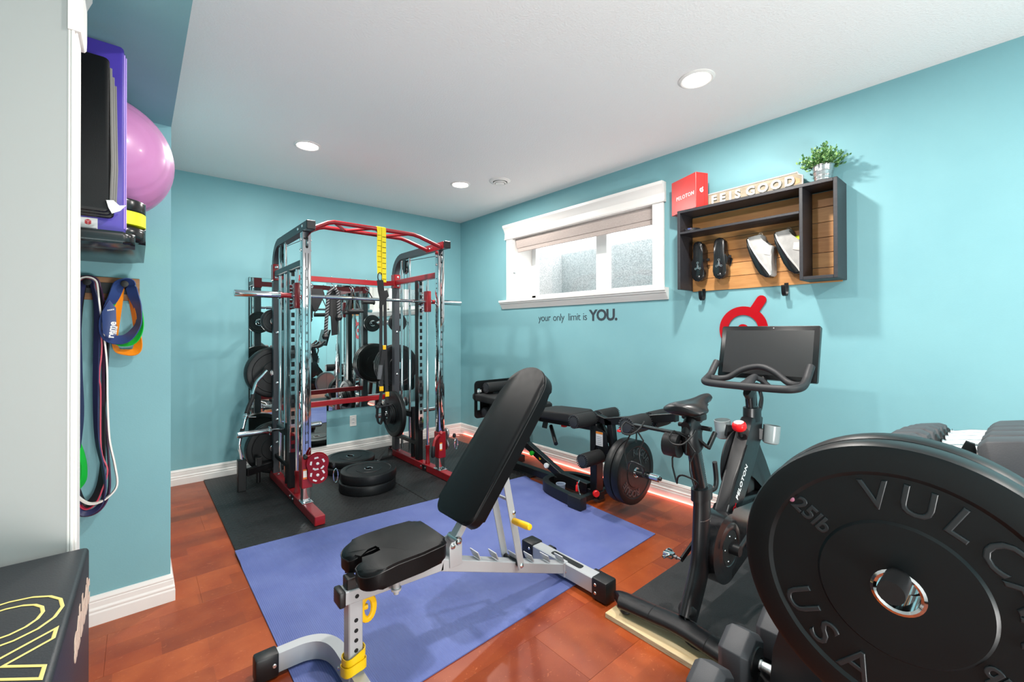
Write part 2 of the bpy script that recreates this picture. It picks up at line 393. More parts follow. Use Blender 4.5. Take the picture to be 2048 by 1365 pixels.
# ---------------------------------------------------------------- ceiling fixtures
M_GLOW = mat('lamp_glow', '#FFF6EA', 0.5, emit=14.0)
names = ['recessed ceiling light at the far left above the weight machine', 'recessed ceiling light at the far right beside the round air vent', 'recessed ceiling light nearest the wall shelf with the shoes',
         'recessed ceiling light over the silver bench', 'recessed ceiling light behind the camera on the right', 'recessed ceiling light behind the camera on the left']
for i, (x, y) in enumerate(LAMPS):
    t = thing('recessed_light', names[i], 'ceiling light', (x, y, H), 'recessed ceiling lights')
    G().lathe([(0.078, 0.002), (0.094, 0.0), (0.094, -0.004), (0.082, -0.010), (0.074, -0.008), (0.070, 0.0)], (x, y, H), (0, 0, 1), 40).done('trim_ring', M_TRIM, t)
    G().lathe([(0.0, -0.003), (0.072, -0.003), (0.074, -0.001)], (x, y, H), (0, 0, 1), 40).done('bulb_face', M_GLOW, t)
t = thing('air_vent', 'round white ceiling air vent with concentric rings', 'vent', (-0.62, -1.57, H))
G().lathe([(0.085, 0), (0.098, 0), (0.098, -0.005), (0.090, -0.012), (0.070, -0.016), (0.066, -0.012), (0.066, 0.0)], (-0.62, -1.57, H), (0, 0, 1), 40).done('outer_ring', M_TRIM, t)
G().lathe([(0.058, -0.014), (0.061, -0.020), (0.050, -0.026), (0.046, -0.020), (0.046, -0.010)], (-0.62, -1.57, H), (0, 0, 1), 40).done('middle_ring', M_TRIM, t)
G().lathe([(0.0, -0.034), (0.030, -0.034), (0.041, -0.028), (0.041, -0.024), (0, -0.02)], (-0.62, -1.57, H), (0, 0, 1), 40).done('centre_disc', M_TRIM, t)
G().lathe([(0, -0.002), (0.068, -0.002), (0.07, -0.001)], (-0.62, -1.57, H), (0, 0, 1), 40).done('throat', M_HOLE, t)
# ---------------------------------------------------------------- wall things
M_MIRROR = mat('mirror_silver', '#E4ECEA', 0.0, 1.0)
t = thing('mirror', 'tall frameless mirror reaching down to the baseboard behind the left rack upright', 'mirror', (-2.03, -0.004, 0.09))
G().box(-2.377, -1.678, -0.022, -0.002, 0.130, 1.818, 0.001).done('backing', M_BLACKMETAL, t)
G().box(-2.375, -1.680, -0.0235, -0.0215, 0.132, 1.816).done('glass', M_MIRROR, t)
t = thing('mirror', 'wall mirror panel left of the seam, behind the red crossbars', 'mirror', (-1.5, -0.004, 0.483))
G().box(-1.676, -1.334, -0.008, -0.002, 0.483, 1.80, 0.001).done('backing', M_BLACKMETAL, t)
G().box(-1.675, -1.3345, -0.0095, -0.0075, 0.484, 1.799).done('glass', M_MIRROR, t)
t = thing('mirror', 'wall mirror panel right of the seam, behind the right rack upright', 'mirror', (-0.95, -0.004, 0.483))
G().box(-1.332, -0.575, -0.008, -0.002, 0.483, 1.80, 0.001).done('backing', M_BLACKMETAL, t)
G().box(-1.3315, -0.576, -0.0095, -0.0075, 0.484, 1.799).done('glass', M_MIRROR, t)
t = thing('power_outlet', 'white duplex wall outlet under the mirror', 'outlet', (-1.396, 0, 0.30))
G().box(-1.432, -1.360, -0.006, 0, 0.285, 0.401, 0.003).done('cover_plate', M_TRIM, t)
for z in (0.322, 0.364):
    f = G().box(-1.413, -1.379, -0.009, -0.005, z-0.015, z+0.015, 0.004).done('socket', M_WHITE, t)
    G().box(-1.404, -1.401, -0.0098, -0.0088, z-0.005, z+0.006).box(-1.391, -1.388, -0.0098, -0.0088, z-0.005, z+0.006).done('slot', M_HOLE, f)
# wall quote
M_DECAL = mat('charcoal_vinyl_decal', '#2B3640', 0.6)
t = thing('wall_quote', 'dark vinyl wall quote under the window reading your only limit is YOU', 'wall decal', (0, -1.9, 1.405))
for w_, y_ in (('your', -1.436), ('only', -1.643), ('limit', -1.846), ('is', -2.030)):
    G().text(w_, frame((-0.001, y_, 1.409), (0, -1, 0), (0, 0, 1)), 0.102, 0.0008, -0.0008, 0.90).done('thin_word', M_DECAL, t, smooth=0)
G().text('YOU.', frame((-0.001, -2.113, 1.404), (0, -1, 0), (0, 0, 1)), 0.138, 0.0008, 0.0045, 0.92).done('bold_word', M_DECAL, t, smooth=0)
# red wall emblem: ring with a slanted arm and a dot
t = thing('wall_emblem', 'red ring shaped wall emblem with slanted arm above the bike screen', 'wall sign', (-0.008, -3.46, 1.17))
M_EMB = mat('glossy_red_acrylic', '#B00415', 0.25)
cy, czz = -3.458, 1.318
G().lathe([(0.099, 0), (0.158, 0), (0.158, 0.009), (0.099, 0.009)], (0, cy, czz), (-1, 0, 0), 56, closed=True).done('ring', M_EMB, t)
G().lathe([(0, 0.009), (0.036, 0.009), (0.036, 0), (0, 0)], (0, cy, czz), (-1, 0, 0), 32).done('dot', M_EMB, t)
d0 = Vector((cy-0.068, czz+0.118)); d1 = Vector((cy-0.118, czz+0.196)); dd = (d1-d0).normalized(); nn = Vector((-dd.y, dd.x))
ang = math.degrees(math.atan2(dd.y, dd.x))
poly = [(d0+nn*0.031)[:], (d0-nn*0.031)[:]] + arc((d1.x, d1.y), 0.031, ang-90, ang+90, 10)
G().prism(poly, (-0.0005, 0, 0), (0, 1, 0), (0, 0, 1), -0.0095).done('arm', M_EMB, t)
# red LED strip lying along the baseboards
M_LED = mat('red_led_glow', '#FF7060', 0.5, emit=6.0)
t = thing('led_strip', 'glowing red light strip lying along the foot of the right baseboard', 'light strip', (-0.03, -1.5, 0))
G().tube([(-0.028, -0.10, 0.006)]+[(-0.026, -0.3-0.35*i, 0.006) for i in range(11)], [(0.004, 0.005)]*12, 6).done('lit_strip', M_LED, t)
G().tube(smoothpath([(-0.028, -0.10, 0.006), (-0.07, -0.06, 0.01), (-0.16, -0.05, 0.008), (-0.26, -0.07, 0.01), (-0.24, -0.11, 0.008), (-0.17, -0.10, 0.012), (-0.12, -0.14, 0.008)], 5), 0.004, 6).done('loose_end', mat('led_lead', '#F3B0A8', 0.4, emit=0.8), t)
# ================================================================ floor mats
def tread(m):   # diamond tread relief: short raised bars in alternating directions
    nt = m.node_tree; b = sock(m)
    tc = nt.nodes.new('ShaderNodeTexCoord')
    sep = nt.nodes.new('ShaderNodeSeparateXYZ'); nt.links.new(tc.outputs['Object'], sep.inputs[0])
    def mth(op, a, bv=None):
        n = nt.nodes.new('ShaderNodeMath'); n.operation = op
        for i, v in enumerate((a, bv)):
            if v is None: continue
            if isinstance(v, (int, float)): n.inputs[i].default_value = v
            else: nt.links.new(v, n.inputs[i])
        return n.outputs[0]
    P = 0.034
    u = mth('DIVIDE', mth('ADD', sep.outputs[0], sep.outputs[1]), P*1.414); v = mth('DIVIDE', mth('SUBTRACT', sep.outputs[0], sep.outputs[1]), P*1.414)
    par = mth('MODULO', mth('ABSOLUTE', mth('ADD', mth('FLOOR', u), mth('FLOOR', v))), 2.0)
    fu = mth('ABSOLUTE', mth('SUBTRACT', mth('FRACT', u), 0.5)); fv = mth('ABSOLUTE', mth('SUBTRACT', mth('FRACT', v), 0.5))
    a1 = mth('ADD', mth('MULTIPLY', fu, mth('ADD', mth('MULTIPLY', par, 4.0), 1.15)), mth('MULTIPLY', fv, mth('SUBTRACT', 5.15, mth('MULTIPLY', par, 4.0))))
    h = mth('SUBTRACT', 1.0, mth('MULTIPLY', a1, 1.7)); hc = mth('MAXIMUM', h, 0.0)
    bp = nt.nodes.new('ShaderNodeBump'); bp.inputs['Strength'].default_value = 1.0; bp.inputs['Distance'].default_value = 0.009
    old = b.inputs['Base Color'].links[0].from_socket
    mx = nt.nodes.new('ShaderNodeMix'); mx.data_type = 'RGBA'; mx.inputs[7].default_value = lin('#3E3F40')   # bar tops paler: lamp glints on the tread painted into the colour
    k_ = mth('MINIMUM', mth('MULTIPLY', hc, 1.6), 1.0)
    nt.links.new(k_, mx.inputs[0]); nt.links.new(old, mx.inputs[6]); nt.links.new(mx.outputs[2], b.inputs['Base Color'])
    for l_ in list(b.inputs['Roughness'].links): nt.links.remove(l_)
    nt.links.new(mth('SUBTRACT', 0.46, mth('MULTIPLY', k_, 0.18)), b.inputs['Roughness'])
    nt.links.new(hc, bp.inputs['Height']); nt.links.new(bp.outputs['Normal'], b.inputs['Normal'])
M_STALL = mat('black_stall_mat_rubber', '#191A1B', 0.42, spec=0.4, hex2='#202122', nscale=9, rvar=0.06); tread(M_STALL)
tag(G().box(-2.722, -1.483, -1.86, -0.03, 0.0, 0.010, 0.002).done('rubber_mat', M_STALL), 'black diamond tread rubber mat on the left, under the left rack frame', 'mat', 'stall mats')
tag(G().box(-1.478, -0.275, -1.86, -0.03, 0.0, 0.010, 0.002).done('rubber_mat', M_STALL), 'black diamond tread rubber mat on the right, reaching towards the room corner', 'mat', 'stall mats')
M_BLUE = mat('blue_exercise_mat', '#515E98', 0.62, hex2='#5C69A0', nscale=5, detail=8)
nt = M_BLUE.node_tree; b = sock(M_BLUE); tc = nt.nodes.new('ShaderNodeTexCoord')
mp = nt.nodes.new('ShaderNodeMapping'); mp.inputs['Scale'].default_value = (1, 1, 1); nt.links.new(tc.outputs['Object'], mp.inputs[0])
wv = nt.nodes.new('ShaderNodeTexWave'); wv.inputs['Scale'].default_value = 42; wv.bands_direction = 'X'; nt.links.new(mp.outputs[0], wv.inputs['Vector'])
bp = nt.nodes.new('ShaderNodeBump'); bp.inputs['Strength'].default_value = 0.35; bp.inputs['Distance'].default_value = 0.003
nt.links.new(wv.outputs['Fac'], bp.inputs['Height']); nt.links.new(bp.outputs['Normal'], b.inputs['Normal'])
# thin blue mat: a grid sheet that lies on the floor and climbs over the edge of the black mats
g = G(); NX, NY = 60, 44
c00, c10, c01, c11 = Vector((-2.722, -3.252)), Vector((-0.640, -3.166)), Vector((-2.728, -1.668)), Vector((-0.540, -1.815))
def bz(p):
    t = (p.y + 1.92)/0.09; t = min(1, max(0, t)); t = t*t*(3-2*t)
    if p.x > -0.30: t = 0
    return 0.0008 + 0.0102*t
top, bot = [], []
for j in range(NY+1):
    rt, rb = [], []
    for i in range(NX+1):
        u, v = i/NX, j/NY
        p = (c00*(1-u)+c10*u)*(1-v)+(c01*(1-u)+c11*u)*v
        z = bz(p)
        rt.append(g.bm.verts.new((p.x, p.y, z+0.005))); rb.append(g.bm.verts.new((p.x, p.y, z)))
    top.append(rt); bot.append(rb)
for j in range(NY):
    for i in range(NX):
        g.bm.faces.new((top[j][i], top[j][i+1], top[j+1][i+1], top[j+1][i])); g.bm.faces.new((bot[j][i], bot[j+1][i], bot[j+1][i+1], bot[j][i+1]))
for j in range(NY):
    g.bm.faces.new((top[j][0], top[j+1][0], bot[j+1][0], bot[j][0])); g.bm.faces.new((top[j][NX], bot[j][NX], bot[j+1][NX], top[j+1][NX]))
for i in range(NX):
    g.bm.faces.new((top[0][i], bot[0][i], bot[0][i+1], top[0][i+1])); g.bm.faces.new((top[NY][i], top[NY][i+1], bot[NY][i+1], bot[NY][i]))
tag(g.done('exercise_mat', M_BLUE), 'large blue exercise mat under the silver bench', 'mat')

# ================================================================ weight plates
def arc_text(g, st, c, ux, uy, rad, mid_deg, size, step, inward=False, ext=0.0012, bold=0.002, bev=0.0):
    """letters on a circle around c in the plane (ux,uy); reading clockwise, tops outwards"""
    ux, uy, c = Vector(ux), Vector(uy), Vector(c); n = len(st)
    for i, ch in enumerate(st):
        if ch == ' ': continue
        a = math.radians(mid_deg - (i-(n-1)/2)*step)
        if inward: a = math.radians(mid_deg + (i-(n-1)/2)*step)
        rd = ux*math.cos(a)+uy*math.sin(a); tg = ux*math.sin(a)-uy*math.cos(a)
        M = frame(c+rd*(rad+size*0.36), -tg, -rd) if inward else frame(c+rd*(rad-size*0.36), tg, rd)
        g.text(ch, M, size, ext, bold, align='CENTER', bev=bev)
def plate(name, label, r, t, c, ax, group=None, lettering=None, hub=0.036, rub=None, rec=True, cat='weight plate', n=56):
    """bumper plate centred at c, axis ax (front face towards +ax)"""
    c = Vector(c); ax = Vector(ax).normalized()
    T = thing(name, label, cat, c, group)
    h = t/2; q = r/0.225
    k = 0.004 if rec else 0.0
    half = [(hub-0.001, h), (0.102*q, h), (0.106*q, h-k), (0.176*q, h-k), (0.182*q, h), (r-0.010*q, h), (r-0.003*q, h-0.003), (r, h-0.010*min(1, t/0.05))]
    prof = half + [(a, -b) for a, b in half[::-1]]
    G().lathe(prof, c, ax, n, closed=True).done('rubber_disc', rub or M_RUBBER, T, smooth=25)
    G().lathe([(hub, h+0.0008), (hub-0.004, h+0.002), (0.0262, h), (0.0258, -h), (hub-0.004, -h-0.002), (hub, -h-0.0008)], c, ax, 32, closed=True).done('steel_hub', M_CHROME, T)
    if lettering: lettering(T, c, ax, h-k)
    return T
# ================================================================ smith machine / functional trainer
YR = {}
rk = thing('smith_machine', 'red and charcoal smith machine with pulley towers standing on the black rubber mats', 'weight machine', (-1.67, -0.95, 0.010))
Z0 = 0.010
def bolt(g, p, ax, r=0.011, h=0.008): g.lathe([(0, h), (r*0.55, h*0.9), (r, h*0.35), (r, 0), (0, 0)], p, ax, 12)
M_NUM = mat('engraved_black_numbers', '#1A1A1A', 0.5)
for side, X in (('l', -2.235), ('r', -1.105)):
    sgn = 1 if side == 'l' else -1      # inward direction in x
    # base rail
    G().box(X-0.034, X+0.034, -1.635, -0.335, Z0, Z0+0.064, 0.004).done('base_rail', M_RED, rk)
    g = G()
    for yy in (-1.02, -1.10): bolt(g, (X-0.034, yy, Z0+0.03), (-1, 0, 0)); bolt(g, (X+0.034, yy, Z0+0.03), (1, 0, 0))
    for yy in (-0.36, -0.50): bolt(g, (X, yy, Z0+0.064), (0, 0, 1))
    g.done('rail_bolts', M_BOLT, rk)
    G().box(X-0.036, X+0.036, -1.06-0.06, -1.06+0.02, Z0+0.005, Z0+0.055, 0.003).done('joint_plate', M_BLACKMETAL, rk)
    G().box(X-0.036, X+0.036, -0.345, -0.318, Z0, Z0+0.066, 0.004).done('rail_end_cap', M_PLASTIC, rk)
    # rear upright with the bend into the top beam
    path = [(X, -0.425, Z0+0.06), (X, -0.425, 1.86)] + [(X, -0.425-0.19*(1-math.cos(a*PI/16)), 1.88+0.188*math.sin(a*PI/16)) for a in range(0, 9)] + [(X, -1.43, 2.068)]
    g = G(); g.tube(path, [(0.058, 0.058)]*len(path), flat='rect', up=(1, 0, 0)); g.done('rear_upright', M_GREYMETAL, rk, smooth=25)
    G().box(X-0.031, X+0.031, -1.44, -1.425, 2.036, 2.100, 0.004).done('beam_end_cap', M_PLASTIC, rk)
    g = G()
    for z in (1.30, 0.86, 0.62, 0.54, 0.34): bolt(g, (X, -0.455, z), (0, -1, 0), 0.012)
    for yy, z in ((-1.22, 2.068), (-1.33, 2.072)): bolt(g, (X-0.029, yy, z), (-1, 0, 0), 0.012); bolt(g, (X+0.029, yy, z), (1, 0, 0), 0.012)
    g.done('upright_bolts', M_BOLT, rk)
    # red bracket on the rear upright
    g = G(); g.box(X-0.035, X+0.035, -0.462, -0.390, 1.758, 1.900, 0.003); b0 = g.done('crossbar_bracket', M_RED, rk)
    g = G(); bolt(g, (X-0.008*sgn, -0.462, 1.872), (0, -1, 0), 0.013); bolt(g, (X-0.008*sgn, -0.462, 1.785), (0, -1, 0), 0.013); g.done('bracket_bolt', M_BOLT, b0)
    # side crossbar
    G().box(X-0.025, X+0.025, -1.285, -0.47, 1.790, 1.840, 0.004).done('side_crossbar', M_GREYMETAL if side == 'l' else M_RED, rk)
    # chrome front tower, with adjustment holes down its side
    g = G(); g.box(X-0.030, X+0.030, -1.335, -1.270, Z0+0.066, 2.036, 0.005, 2); tw = g.done('front_tower', M_CHROME, rk)
    g = G()
    for k in range(34):
        z = 0.36+k*0.043
        g.lathe([(0.0065, 0), (0.0065, 0.0006), (0, 0.0006)], (X-0.030, -1.300, z), (-1, 0, 0), 8)
    g.done('adjustment_holes', M_HOLE, tw)
    g = G()
    for xx in (-0.011, 0.011): g.box(X+xx-0.0017, X+xx+0.0017, -1.3362, -1.3348, 0.45, 1.88)
    g.prism(rrect(-0.009, 0.009, 0, 0.085, 0.009, 4), (X, -1.3362, 1.915), (1, 0, 0), (0, 0, 1), -0.0012)
    g.done('slots', M_HOLE, tw)
    g = G()
    for k in range(20): g.text(str(20-k), frame((X, -1.3366, 0.50+k*0.066), (1, 0, 0), (0, 0, 1)), 0.026, 0.0004, 0.0004, align='CENTER')
    g.done('number_scale', M_NUM, tw, smooth=0)
    g = G(); g.lathe([(0, -0.006), (0.030, -0.006), (0.034, -0.004), (0.029, 0), (0.034, 0.004), (0.030, 0.006), (0, 0.006)], (X, -1.318, 1.955), (1, 0, 0), 24); g.done('top_pulley', M_STEEL, tw)
    g = G()
    for z in (1.98, 1.905): bolt(g, (X-0.030, -1.30, z), (-1, 0, 0), 0.011, 0.012); bolt(g, (X+0.030, -1.30, z), (1, 0, 0), 0.011, 0.012)
    g.done('tower_bolts', M_BOLT, tw)
    g = G(); g.box(X-0.038, X+0.038, -1.362, -1.250, Z0+0.064, Z0+0.070, 0.002); bolt(g, (X-0.027, -1.35, Z0+0.07), (0, 0, 1), 0.008); bolt(g, (X+0.027, -1.35, Z0+0.07), (0, 0, 1), 0.008); g.done('tower_foot', M_CHROME, rk)
    # smith guide rod with its red foot
    G().cyl((X, -1.085, Z0+0.20), (X, -1.085, 1.79), 0.0125, 14).done('smith_guide_rod', M_CHROME, rk)
    g = G(); g.lathe([(0.022, 0), (0.022, 0.02), (0.017, 0.03), (0.016, 0.13), (0.020, 0.14), (0.020, 0.17), (0.013, 0.172)], (X, -1.085, Z0+0.064), (0, 0, 1), 20); g.done('rod_foot', M_RED, rk)
    # carriage guide rods
    for yy in (-0.565, -0.735):
        G().cyl((X, yy, Z0+0.10), (X, yy, 2.04), 0.0125, 14).done('carriage_guide_rod', M_CHROME, rk)
    # middle post with perforated chrome plate
    G().box(X-0.025, X+0.025, -0.955, -0.885, Z0+0.064, 1.80, 0.004).done('middle_post', M_BLACKMETAL, rk)
    g = G(); z0p, nh, pit = 0.36, 22, 0.0648
    # plate built from frame strips so that the square holes are real openings
    g.box(X-0.026, X-0.0125, -0.962, -0.956, z0p, 1.785); g.box(X+0.0125, X+0.026, -0.962, -0.956, z0p, 1.785)
    for k in range(nh+1):
        zc = z0p+0.012+k*pit
        g.box(X-0.0125, X+0.0125, -0.962, -0.956, zc-0.014, min(zc+0.014, 1.785))
    pl_ = g.done('perforated_plate', M_CHROME, rk, smooth=0)
    # small plate brace and bumper tube under the carriage
    G().cyl((X, -0.80, Z0+0.066), (X, -0.80, 0.565), 0.020, 16).done('bumper_tube', M_BLACKMETAL, rk)
    G().box(X-0.02, X+0.02, -0.88, -0.455, Z0+0.20, Z0+0.235, 0.003).done('lower_brace', M_BLACKMETAL, rk)
    # weight carriage
    g = G(); g.box(X-0.022, X+0.022, -0.785, -0.530, 0.462, 0.520, 0.004); ca = g.done('weight_carriage', M_BLACKMETAL, rk)
    g = G(); g.lathe([(0, -0.008), (0.040, -0.008), (0.046, -0.006), (0.038, 0), (0.046, 0.006), (0.040, 0.008), (0, 0.008)], (X+0.0, -0.65, 0.60), (1, 0, 0), 24); g.done('carriage_pulley', M_STEEL, ca)
    g = G()
    for q in (-1, 1):
        xs = X+q*0.022; L = 0.29 if q == sgn else 0.31
        g.cyl((xs, -0.65, 0.49), (xs+q*0.075, -0.65, 0.49), 0.012, 12)
        g.lathe([(0.012, 0.070), (0.038, 0.070), (0.038, 0.082), (0.0245, 0.084), (0.0245, L-0.006), (0.020, L), (0, L)], (xs, -0.65, 0.49), (q, 0, 0), 24)
    g.done('loading_sleeves', M_CHROME, ca)
    # upper pulley pair between the bends
    g = G()
    for dx in (-0.018, 0.018): g.prism([(-0.03, 0), (0.03, 0), (0.035, -0.09), (0.012, -0.14), (-0.02, -0.12)], (X+dx, -0.65, 2.03), (0, 1, 0), (0, 0, 1), 0.004)
    pb = g.done('pulley_bracket', M_BLACKMETAL, rk)
    g = G()
    for yy, zz in ((-0.655, 1.985), (-0.640, 1.925)): g.lathe([(0, -0.007), (0.034, -0.007), (0.040, -0.005), (0.033, 0), (0.040, 0.005), (0.034, 0.007), (0, 0.007)], (X, yy, zz), (1, 0, 0), 24)
    g.done('pulley', M_STEEL, pb)
    g = G(); g.tube([(X-0.004, -0.69, 1.96), (X-0.004, -0.69, 0.62)], 0.0028, 6); g.tube([(X+0.006, -0.61, 1.96), (X+0.006, -0.61, 0.62)], 0.0028, 6); g.tube([(X, -0.68, 2.015), (X, -1.29, 1.99)], 0.0028, 6); g.done('cable', M_BLACKMETAL, rk)
    # red adjustable pulley carriage at the foot of the tower
    zc = 0.305
    g = G(); g.box(X-0.036, X+0.036, -1.345, -1.262, zc-0.125, zc+0.105, 0.004); pc = g.done('pulley_carriage', M_RED, rk)
    g = G(); g.box(X-0.028, X-0.003, -1.3462, -1.3448, zc-0.045, zc+0.005, 0.0); g.done('warning_sticker', mat('orange_white_sticker', '#EFE7DC', 0.5), pc)
    g = G(); g.box(X-0.028, X-0.003, -1.3468, -1.3455, zc-0.056, zc-0.044); g.box(X-0.028, X-0.003, -1.3468, -1.3455, zc+0.004, zc+0.014); g.done('sticker_band', mat('sticker_orange', '#EE7A20', 0.5), pc)
    g = G(); g.lathe([(0, 0), (0.008, 0), (0.009, 0.03), (0.016, 0.032), (0.016, 0.055), (0.010, 0.06), (0, 0.06)], (X+0.002, -1.30, zc+0.085), (-0.3, -0.9, 0.3), 14); g.done('pull_pin', M_RED if side == 'r' else M_BLACKMETAL, pc)
    if side == 'l':
        ax = Vector((-0.35, -0.93, -0.1)).normalized(); ux = Vector((0.93, -0.35, 0)).normalized(); uy = ux.cross(ax)*-1
        cc = Vector((X+0.060, -1.385, zc+0.055))
        if uy.z < 0: uy = -uy
        def disc_plate(off):
            g = G(); ring = arc((0, 0), 0.073, -20, 200, 22)+arc((0, -0.085), 0.066, 160, 380, 22)
            g.prism(ring, cc+ax*off, ux, uy, 0.004)
            return g
        f1 = disc_plate(0.010).done('pulley_cheek_plate', M_RED, pc); disc_plate(-0.022).done('pulley_cheek_plate', M_RED, pc)
        nrm = ux.cross(uy).normalized()
        face = cc+ax*0.010 + (nrm*0.0045 if nrm.dot(ax) > 0 else -nrm*0.0)
        g = G()
        for c2 in ((0, 0), (0, -0.085)):
            for k in range(5):
                a = math.radians(90+72*k+10); q = face+ux*(c2[0]+0.042*math.cos(a))+uy*(c2[1]+0.042*math.sin(a))
                tg = -ux*math.sin(a)+uy*math.cos(a); rd = ux*math.cos(a)+uy*math.sin(a)
                g.prism([(-0.015, -0.004), (0.015, -0.004), (0.012, 0.008), (-0.012, 0.008)], q+ax*0.0006, tg, rd, 0.0006)
            g.lathe([(0, 0.006), (0.008, 0.005), (0.011, 0.0)], face+ux*c2[0]+uy*c2[1], ax, 12)
        g.done('cutout_with_white_pulley', M_WHITE, f1)
        g = G()
        for c2 in ((0, 0), (0, -0.085)): g.lathe([(0, -0.008), (0.058, -0.008), (0.062, 0), (0.058, 0.008), (0, 0.008)], cc+ux*c2[0]+uy*c2[1]-ax*0.006, ax, 28)
        g.done('pulley_wheel', M_BLACKMETAL, pc)
        hp = cc+ux*0.105+uy*-0.06
    else:
        g = G(); g.tube(smoothpath([(X-0.03, -1.35, zc+0.075), (X-0.06, -1.37, zc+0.085), (X-0.10, -1.385, zc+0.06), (X-0.118, -1.39, zc+0.01)], 5), 0.012, 10); g.done('adjustment_handle', M_RED, pc)
        g = G(); g.lathe([(0.010, 0), (0.017, 0.01), (0.017, 0.09), (0.012, 0.10), (0, 0.10)], (X-0.118, -1.39, zc+0.012), (-0.05, 0, -1), 14); g.done('handle_grip', M_PLASTIC, pc)
        ax = Vector((1, -0.1, 0)); cc = Vector((X+0.062, -1.31, zc+0.03))
        g = G()
        for dz in (0.05, -0.05): g.lathe([(0, -0.008), (0.045, -0.008), (0.050, 0), (0.045, 0.008), (0, 0.008)], cc+Vector((0, 0, dz)), ax, 26)
        g.done('pulley_wheel', M_STEEL, pc)
        hp = Vector((X+0.115, -1.36, zc+0.03))
    # snap hook hanging on the cable end
    g = G(); g.lathe([(0, 0.02), (0.012, 0.017), (0.017, 0), (0.012, -0.017), (0, -0.02)], hp+Vector((0, 0, 0.03)), (0, 0, 1), 14); g.done('cable_stop_ball', M_PLASTIC, pc)
    g = G(); loop = [hp+Vector((0.030*math.cos(a)*0.55+0.012, -0.01, -0.045+0.050*math.sin(a))) for a in [i*PI/10 for i in range(20)]]
    g.tube(loop, 0.0042, 8, closed=True); g.done('snap_hook', M_CHROME, pc)

# red rear crossbars (the upper one bends down into the right bracket)
pth = [(-2.21, -0.43, 1.797), (-1.30, -0.43, 1.797), (-1.22, -0.43, 1.800), (-1.13, -0.43, 1.812)]
g = G(); g.tube(pth, [(0.048, 0.045)]*4, flat='rect', up=(0, 0, 1)); ub = g.done('upper_rear_crossbar', M_RED, rk)
g = G(); g.box(-2.21, -1.13, -0.455, -0.405, 0.612, 0.658, 0.003); g.done('lower_rear_crossbar', M_RED, rk)
g = G()
HOOKS = [-1.955, -1.762, -1.585, -1.429]
for hx in HOOKS:
    bolt(g, (hx, -0.43, 1.822), (0, 0, 1), 0.008, 0.01)
    g.tube(smoothpath([(hx, -0.43, 1.775), (hx, -0.43, 1.760), (hx+0.016, -0.455, 1.735), (hx+0.006, -0.478, 1.712), (hx-0.012, -0.470, 1.718), (hx-0.02, -0.466, 1.735)], 4), 0.0038, 8)
g.done('accessory_hooks', M_CHROME, ub)
# smith bar: guide blocks, collars, knurled bar and sleeves
sb = []
g = G(); g.cyl((-2.29, -1.085, 1.585), (-1.05, -1.085, 1.585), 0.0135, 16)
g.lathe([(0.0135, 0), (0.0175, 0.003), (0.0175, 0.20), (0.0135, 0.203)], (-2.03, -1.085, 1.585), (1, 0, 0), 16)
bar_ = g.done('smith_bar', M_CHROME, rk)
for q, xa, xb in ((-1, -2.355, -2.650), (1, -0.985, -0.735)):
    G().lathe([(0.030, 0), (0.030, 0.012), (0.0245, 0.013), (0.0245, abs(xb-xa)-0.004), (0.022, abs(xb-xa)), (0, abs(xb-xa))], (xa, -1.085, 1.585), (q, 0, 0), 24).done('bar_sleeve', M_CHROME, bar_)
    xr = xa-q*0.075
    G().lathe([(0.019, 0), (0.019, 0.062), (0.024, 0.064), (0.024, 0.075), (0.015, 0.075)], (xr, -1.085, 1.585), (q, 0, 0), 20).done('red_collar', M_RED, bar_)
for X, sgn in ((-2.235, 1), (-1.105, -1)):
    g = G(); g.box(X-0.024, X+0.024, -1.118, -1.052, 1.488, 1.684, 0.008, 2); gb_ = g.done('guide_block', M_RED, bar_)
    g = G()
    for k in range(7): g.cyl((X-0.028, -1.055, 1.50+k*0.028), (X-0.040, -1.045, 1.50+k*0.028), 0.006, 8)
    g.done('latch_pins', M_CHROME, gb_)
# pull-up frame: two bent pipes joined by slanted rungs
g = G()
front = [(-2.205, -1.385, 2.062), (-2.085, -1.385, 2.122), (-1.380, -1.385, 2.122), (-1.140, -1.385, 2.060)]
front = [(-2.203, -1.385, 2.058), (-2.10, -1.385, 2.112), (-2.06, -1.385, 2.122), (-1.41, -1.385, 2.122), (-1.35, -1.385, 2.110), (-1.137, -1.385, 2.045)]
rear = [(a, -1.155, c+0.004) for a, b, c in front]
g.tube(front, 0.0165, 12); g.tube(rear, 0.0165, 12); pu = g.done('pull_up_bar', M_RED, rk)
g = G()
rung = [(-2.06, -1.385), (-1.90, -1.155), (-1.74, -1.385), (-1.58, -1.155), (-1.42, -1.385)]
for (xa, ya), (xb, yb) in zip(rung[:-1], rung[1:]): g.cyl((xa, ya, 2.122), (xb, yb, 2.126), 0.0125, 10)
g.done('slanted_rungs', M_RED, pu)
for X in (-2.203, -1.137):
    g = G(); g.box(X-0.004, X+0.004, -1.42, -1.12, 2.032, 2.096, 0.002); q = g.done('mounting_plate', M_RED, rk)
    s_ = 1 if X < -1.6 else -1
    g = G(); bolt(g, (X+0.004*s_, -1.19, 2.06), (s_, 0, 0), 0.011); bolt(g, (X+0.004*s_, -1.33, 2.06), (s_, 0, 0), 0.011); g.done('plate_bolt', M_BOLT, q)
# rear storage pegs
for X, xo in ((-2.235, -2.235), (-1.105, -1.045)):
    for z in (1.405, 0.945, 0.275):
        g = G(); g.cyl((xo, -0.40, z), (xo, -0.06, z), 0.0235, 18); g.lathe([(0.0235, 0), (0.036, 0), (0.036, 0.008), (0.0235, 0.009)], (xo, -0.392, z), (0, 1, 0), 18)
        if xo != X: g.box(xo-0.06, xo, -0.42, -0.392, z-0.025, z+0.025, 0.003)
        g.done('storage_peg', M_CHROME, rk)
